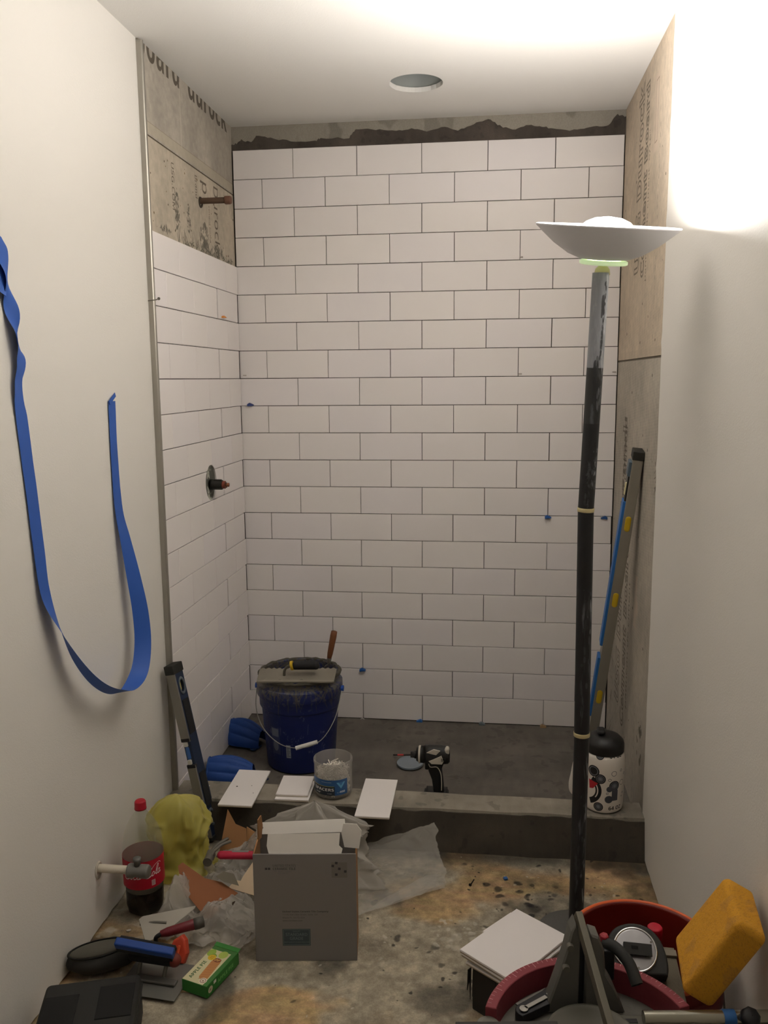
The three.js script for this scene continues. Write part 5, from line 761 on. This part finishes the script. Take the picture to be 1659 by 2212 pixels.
{ // tile cutter on a stand
  const t = thing('tile_cutter', 'grey tile cutter with a red curved angle scale and steel front rails', 'tile cutter', [0.455, 0.0, 2.18]); t.rotation.y = 0.122;
  const Y = 0.385, c = 0.032, arc = (r, a0, a1, n = 48) => Array.from({ length: n + 1 }, (_, i) => { const a = a0 + (a1 - a0) * i / n; return [r * Math.cos(a), r * Math.sin(a)]; });
  const A0 = 0.31, A1 = Math.PI - 0.31; // shape y points away from the camera
  const up = (g, y) => g.rotateX(-Math.PI / 2).translate(0, y, c);
  mesh('table', up(extrude([...arc(0.165, 0.15, Math.PI - 0.15), [-0.2, 0.01], [-0.2, -0.02], [0.2, -0.02], [0.2, 0.01]], 0.02, 0.001), Y - 0.02), mat(0x6d6a62, 0.55, { metalness: 0.3, bumpMap: roughBump, bumpScale: 0.0006 }), t);
  mesh('scale_fence', up(extrude([...arc(0.182, A0, A1), ...arc(0.163, A1, A0)], 0.047, 0.0012), Y - 0.002), mat(0x84323a, 0.65, { bumpMap: roughBump, bumpScale: 0.0006 }), t);
  const ticks = []; for (let i = 0; i <= 44; i++) { const a = A0 + 0.06 + (A1 - A0 - 0.12) * i / 44, l = i % 5 ? 0.006 : 0.012; const b = new THREE.BoxGeometry(l, 0.0006, 0.0009); b.translate(0.180 - l / 2, 0, 0).rotateY(a).translate(0, Y + 0.0452, c); ticks.push(b); }
  const tk = mesh('scale_marks', merge(ticks), mat(0xc98a8c, 0.6), t); tk.userData.kind = 'stuff';
  for (const s of [-1, 1]) { const e = mesh('mounting_ear', lathe([[0.0005, 0], [0.02, 0], [0.02, 0.03], [0.0175, 0.033], [0.0005, 0.033]], 32), mat(0x7d7a70, 0.5, { metalness: 0.4 }), t); e.position.set(s * 0.171, Y - 0.004, -0.004); mesh('screw', cyl(0.009, 0.009, 0.004, 6).translate(0, 0.034, 0), M.dullSteel, e); }
  mesh('turntable', lathe([[0.0005, 0], [0.076, 0], [0.077, 0.034], [0.074, 0.038], [0.069, 0.038], [0.064, 0.035], [0.0005, 0.035]], 64).translate(-0.006, Y, 0.036), mat(0x5c594f, 0.55, { metalness: 0.35 }), t);
  // tower: two tapered plates with a slot between
  const plate = (pts) => mesh('tower_plate', extrude(pts, 0.034, 0.003).translate(0, 0, -0.095), mat(0x6c6a64, 0.6, { metalness: 0.3 }), t);
  plate([[-0.064, Y], [-0.006, Y], [-0.006, 0.535], [-0.014, 0.555], [-0.022, 0.54], [-0.03, 0.50], [-0.044, 0.45]]);
  plate([[0.004, Y], [0.076, Y], [0.055, 0.435], [0.04, 0.46], [0.036, 0.505], [0.026, 0.53], [0.012, 0.535], [0.004, 0.50]]);
  mesh('slot', rbox(0.012, 0.14, 0.02, 0.001).translate(-0.001, Y + 0.07, -0.08), M.black, t);
  for (const [x, y] of [[-0.03, 0.475], [-0.024, 0.515]]) mesh('bolt', cyl(0.006, 0.006, 0.01, 12).rotateX(Math.PI / 2).translate(x, y, -0.058), M.dullSteel, t);
  const gb = V(-0.007, 0.562, -0.082), ge = V(0.012, 0.465, 0.09), dir = ge.clone().sub(gb), bar = mesh('guide_bar', rbox(0.012, dir.length(), 0.016, 0.001), mat(0x6e6a5e, 0.45, { metalness: 0.6 }), t); bar.position.copy(gb.clone().add(ge).multiplyScalar(0.5)); bar.quaternion.setFromUnitVectors(V(0, 1, 0), dir.normalize());
  const lv = tube([[0.05, 0.482, -0.115], [0.066, 0.484, -0.098], [0.082, 0.474, -0.07], [0.09, 0.452, -0.045]], 0.0105, 30, 12); mesh('lever', lv, M.charcoal, t);
  mesh('lever_screw', lathe([[0.0005, 0], [0.0085, 0], [0.0085, 0.018], [0.0065, 0.021], [0.003, 0.018], [0.0005, 0.018]], 6).translate(0.05, 0.476, -0.117), mat(0x9a1f2c, 0.5), t);
  mesh('lever_block', rbox(0.03, 0.06, 0.03, 0.004).translate(0.05, 0.45, -0.11), M.black, t);
  mesh('clamp_block', rbox(0.05, 0.022, 0.032, 0.004, 2).translate(0.072, Y + 0.012, -0.014), mat(0x6a675d, 0.5, { metalness: 0.4 }), t); mesh('clamp_slot', rbox(0.026, 0.004, 0.01, 0.001).translate(0.07, Y + 0.0225, -0.014), M.black, t);
  // front rails
  mesh('flat_rail', rbox(0.17, 0.014, 0.03, 0.001).translate(-0.142, Y + 0.035, 0.022), mat(0x3a3834, 0.45, { metalness: 0.5 }), t);
  mesh('steel_tube', cyl(0.0115, 0.0115, 0.218, 28).rotateZ(Math.PI / 2).translate(0.2, Y + 0.034, -0.008), mat(0xa8a598, 0.22, { metalness: 0.9 }), t);
  mesh('lower_rail', rbox(0.218, 0.012, 0.016, 0.001).translate(0.2, Y + 0.012, 0.012), mat(0x7b776b, 0.4, { metalness: 0.6 }), t);
  mesh('tape_wrap', cyl(0.0126, 0.0126, 0.02, 24).rotateZ(Math.PI / 2).translate(0.234, Y + 0.034, -0.008), mat(0x2f66a8, 0.6), t);
  const kn = lathe([[0.0005, 0], [0.012, 0], [0.016, 0.008], [0.016, 0.02], [0.012, 0.026], [0.0005, 0.027]], 8); kn.rotateX(0.6).translate(0.262, Y + 0.036, 0.002); mesh('clamp_knob', kn, M.black, t);
  for (const [x, z] of [[-0.09, 0.1], [0.15, 0.1], [-0.09, 0.03], [0.15, 0.03]]) mesh('leg', rbox(0.022, Y - 0.02, 0.022, 0.002).translate(x, (Y - 0.02) / 2, z), M.charcoal, t);
}
{ // folding knife on the cutter table
  const t = thing('folding_knife', 'black folding pocket knife with silver clip lying on the tile cutter', 'knife', [0.383, 0.3905, 2.113]); t.rotation.y = 0.70;
  const s = new THREE.Shape(); s.moveTo(-0.06, -0.01); s.quadraticCurveTo(-0.066, 0.008, -0.05, 0.012); s.lineTo(0.01, 0.014); s.quadraticCurveTo(0.03, 0.02, 0.052, 0.017); s.quadraticCurveTo(0.066, 0.012, 0.06, -0.006); s.quadraticCurveTo(0.03, -0.014, 0.0, -0.014); s.closePath();
  mesh('handle', new THREE.ExtrudeGeometry(s, { depth: 0.012, bevelEnabled: true, bevelSize: 0.002, bevelThickness: 0.002, bevelSegments: 2 }).rotateX(-Math.PI / 2).translate(0, 0.0, 0), M.black, t);
  mesh('pocket_clip', merge([flat(rbox(0.05, 0.0016, 0.008, 0.0006).translate(-0.022, 0.0165, 0.002)), flat(cyl(0.0075, 0.0075, 0.0016, 20).translate(-0.05, 0.0165, 0.002)), flat(rbox(0.01, 0.0016, 0.009, 0.0006).translate(0.012, 0.0168, 0.001))]), mat(0xa8a69f, 0.35, { metalness: 0.8 }), t);
  mesh('blade', rbox(0.07, 0.002, 0.012, 0.0006).translate(-0.012, 0.0085, -0.0165), mat(0x9b988f, 0.35, { metalness: 0.8 }), t);
  mesh('opener', rbox(0.016, 0.003, 0.009, 0.001).translate(-0.04, 0.0085, -0.018), M.steel, t);
}
// loose debris on the floor
{
  const nail = thing('nail', 'single dark nail lying on the bare floor right of the clear film', 'nail', [0.238, 0.0026, 1.135]); nail.rotation.y = 1.25; mesh('shank', cyl(0.002, 0.0016, 0.034, 10).rotateZ(Math.PI / 2), M.dark, nail); mesh('head', cyl(0.0046, 0.0046, 0.0016, 12).rotateZ(Math.PI / 2).translate(-0.017, 0.002, 0), M.dark, nail);
  const sp = one('tile_spacer', 'blue plastic spacer lying on the bare floor near the curb', 'tile spacer', rbox(0.012, 0.007, 0.012, 0.002), mat(0x2f5f9c, 0.5), [0.337, 0.0038, 1.105]); sp.rotation.y = 0.4;
  const R = rngOf(55), chip = (x, z, l) => { const n = 6, pts = Array.from({ length: n }, (_, i) => { const a = i / n * 6.283, r = 0.006 * (0.6 + R() * 0.7); return [r * Math.cos(a) * 1.3, r * Math.sin(a)]; }); const o = one('plaster_chip', l, 'chip', extrude(pts, 0.002, 0.0004), mat(0xbdb5a8, 0.9), [x, 0.0025, z]); o.rotation.set(-Math.PI / 2, 0, R() * 3); };
  chip(0.255, 1.41, 'white plaster chip on the floor just behind the stack of big tiles'); chip(-0.687, 1.465, 'pale plaster chip on the floor below the water valve');
}
renderer.render(scene, camera);
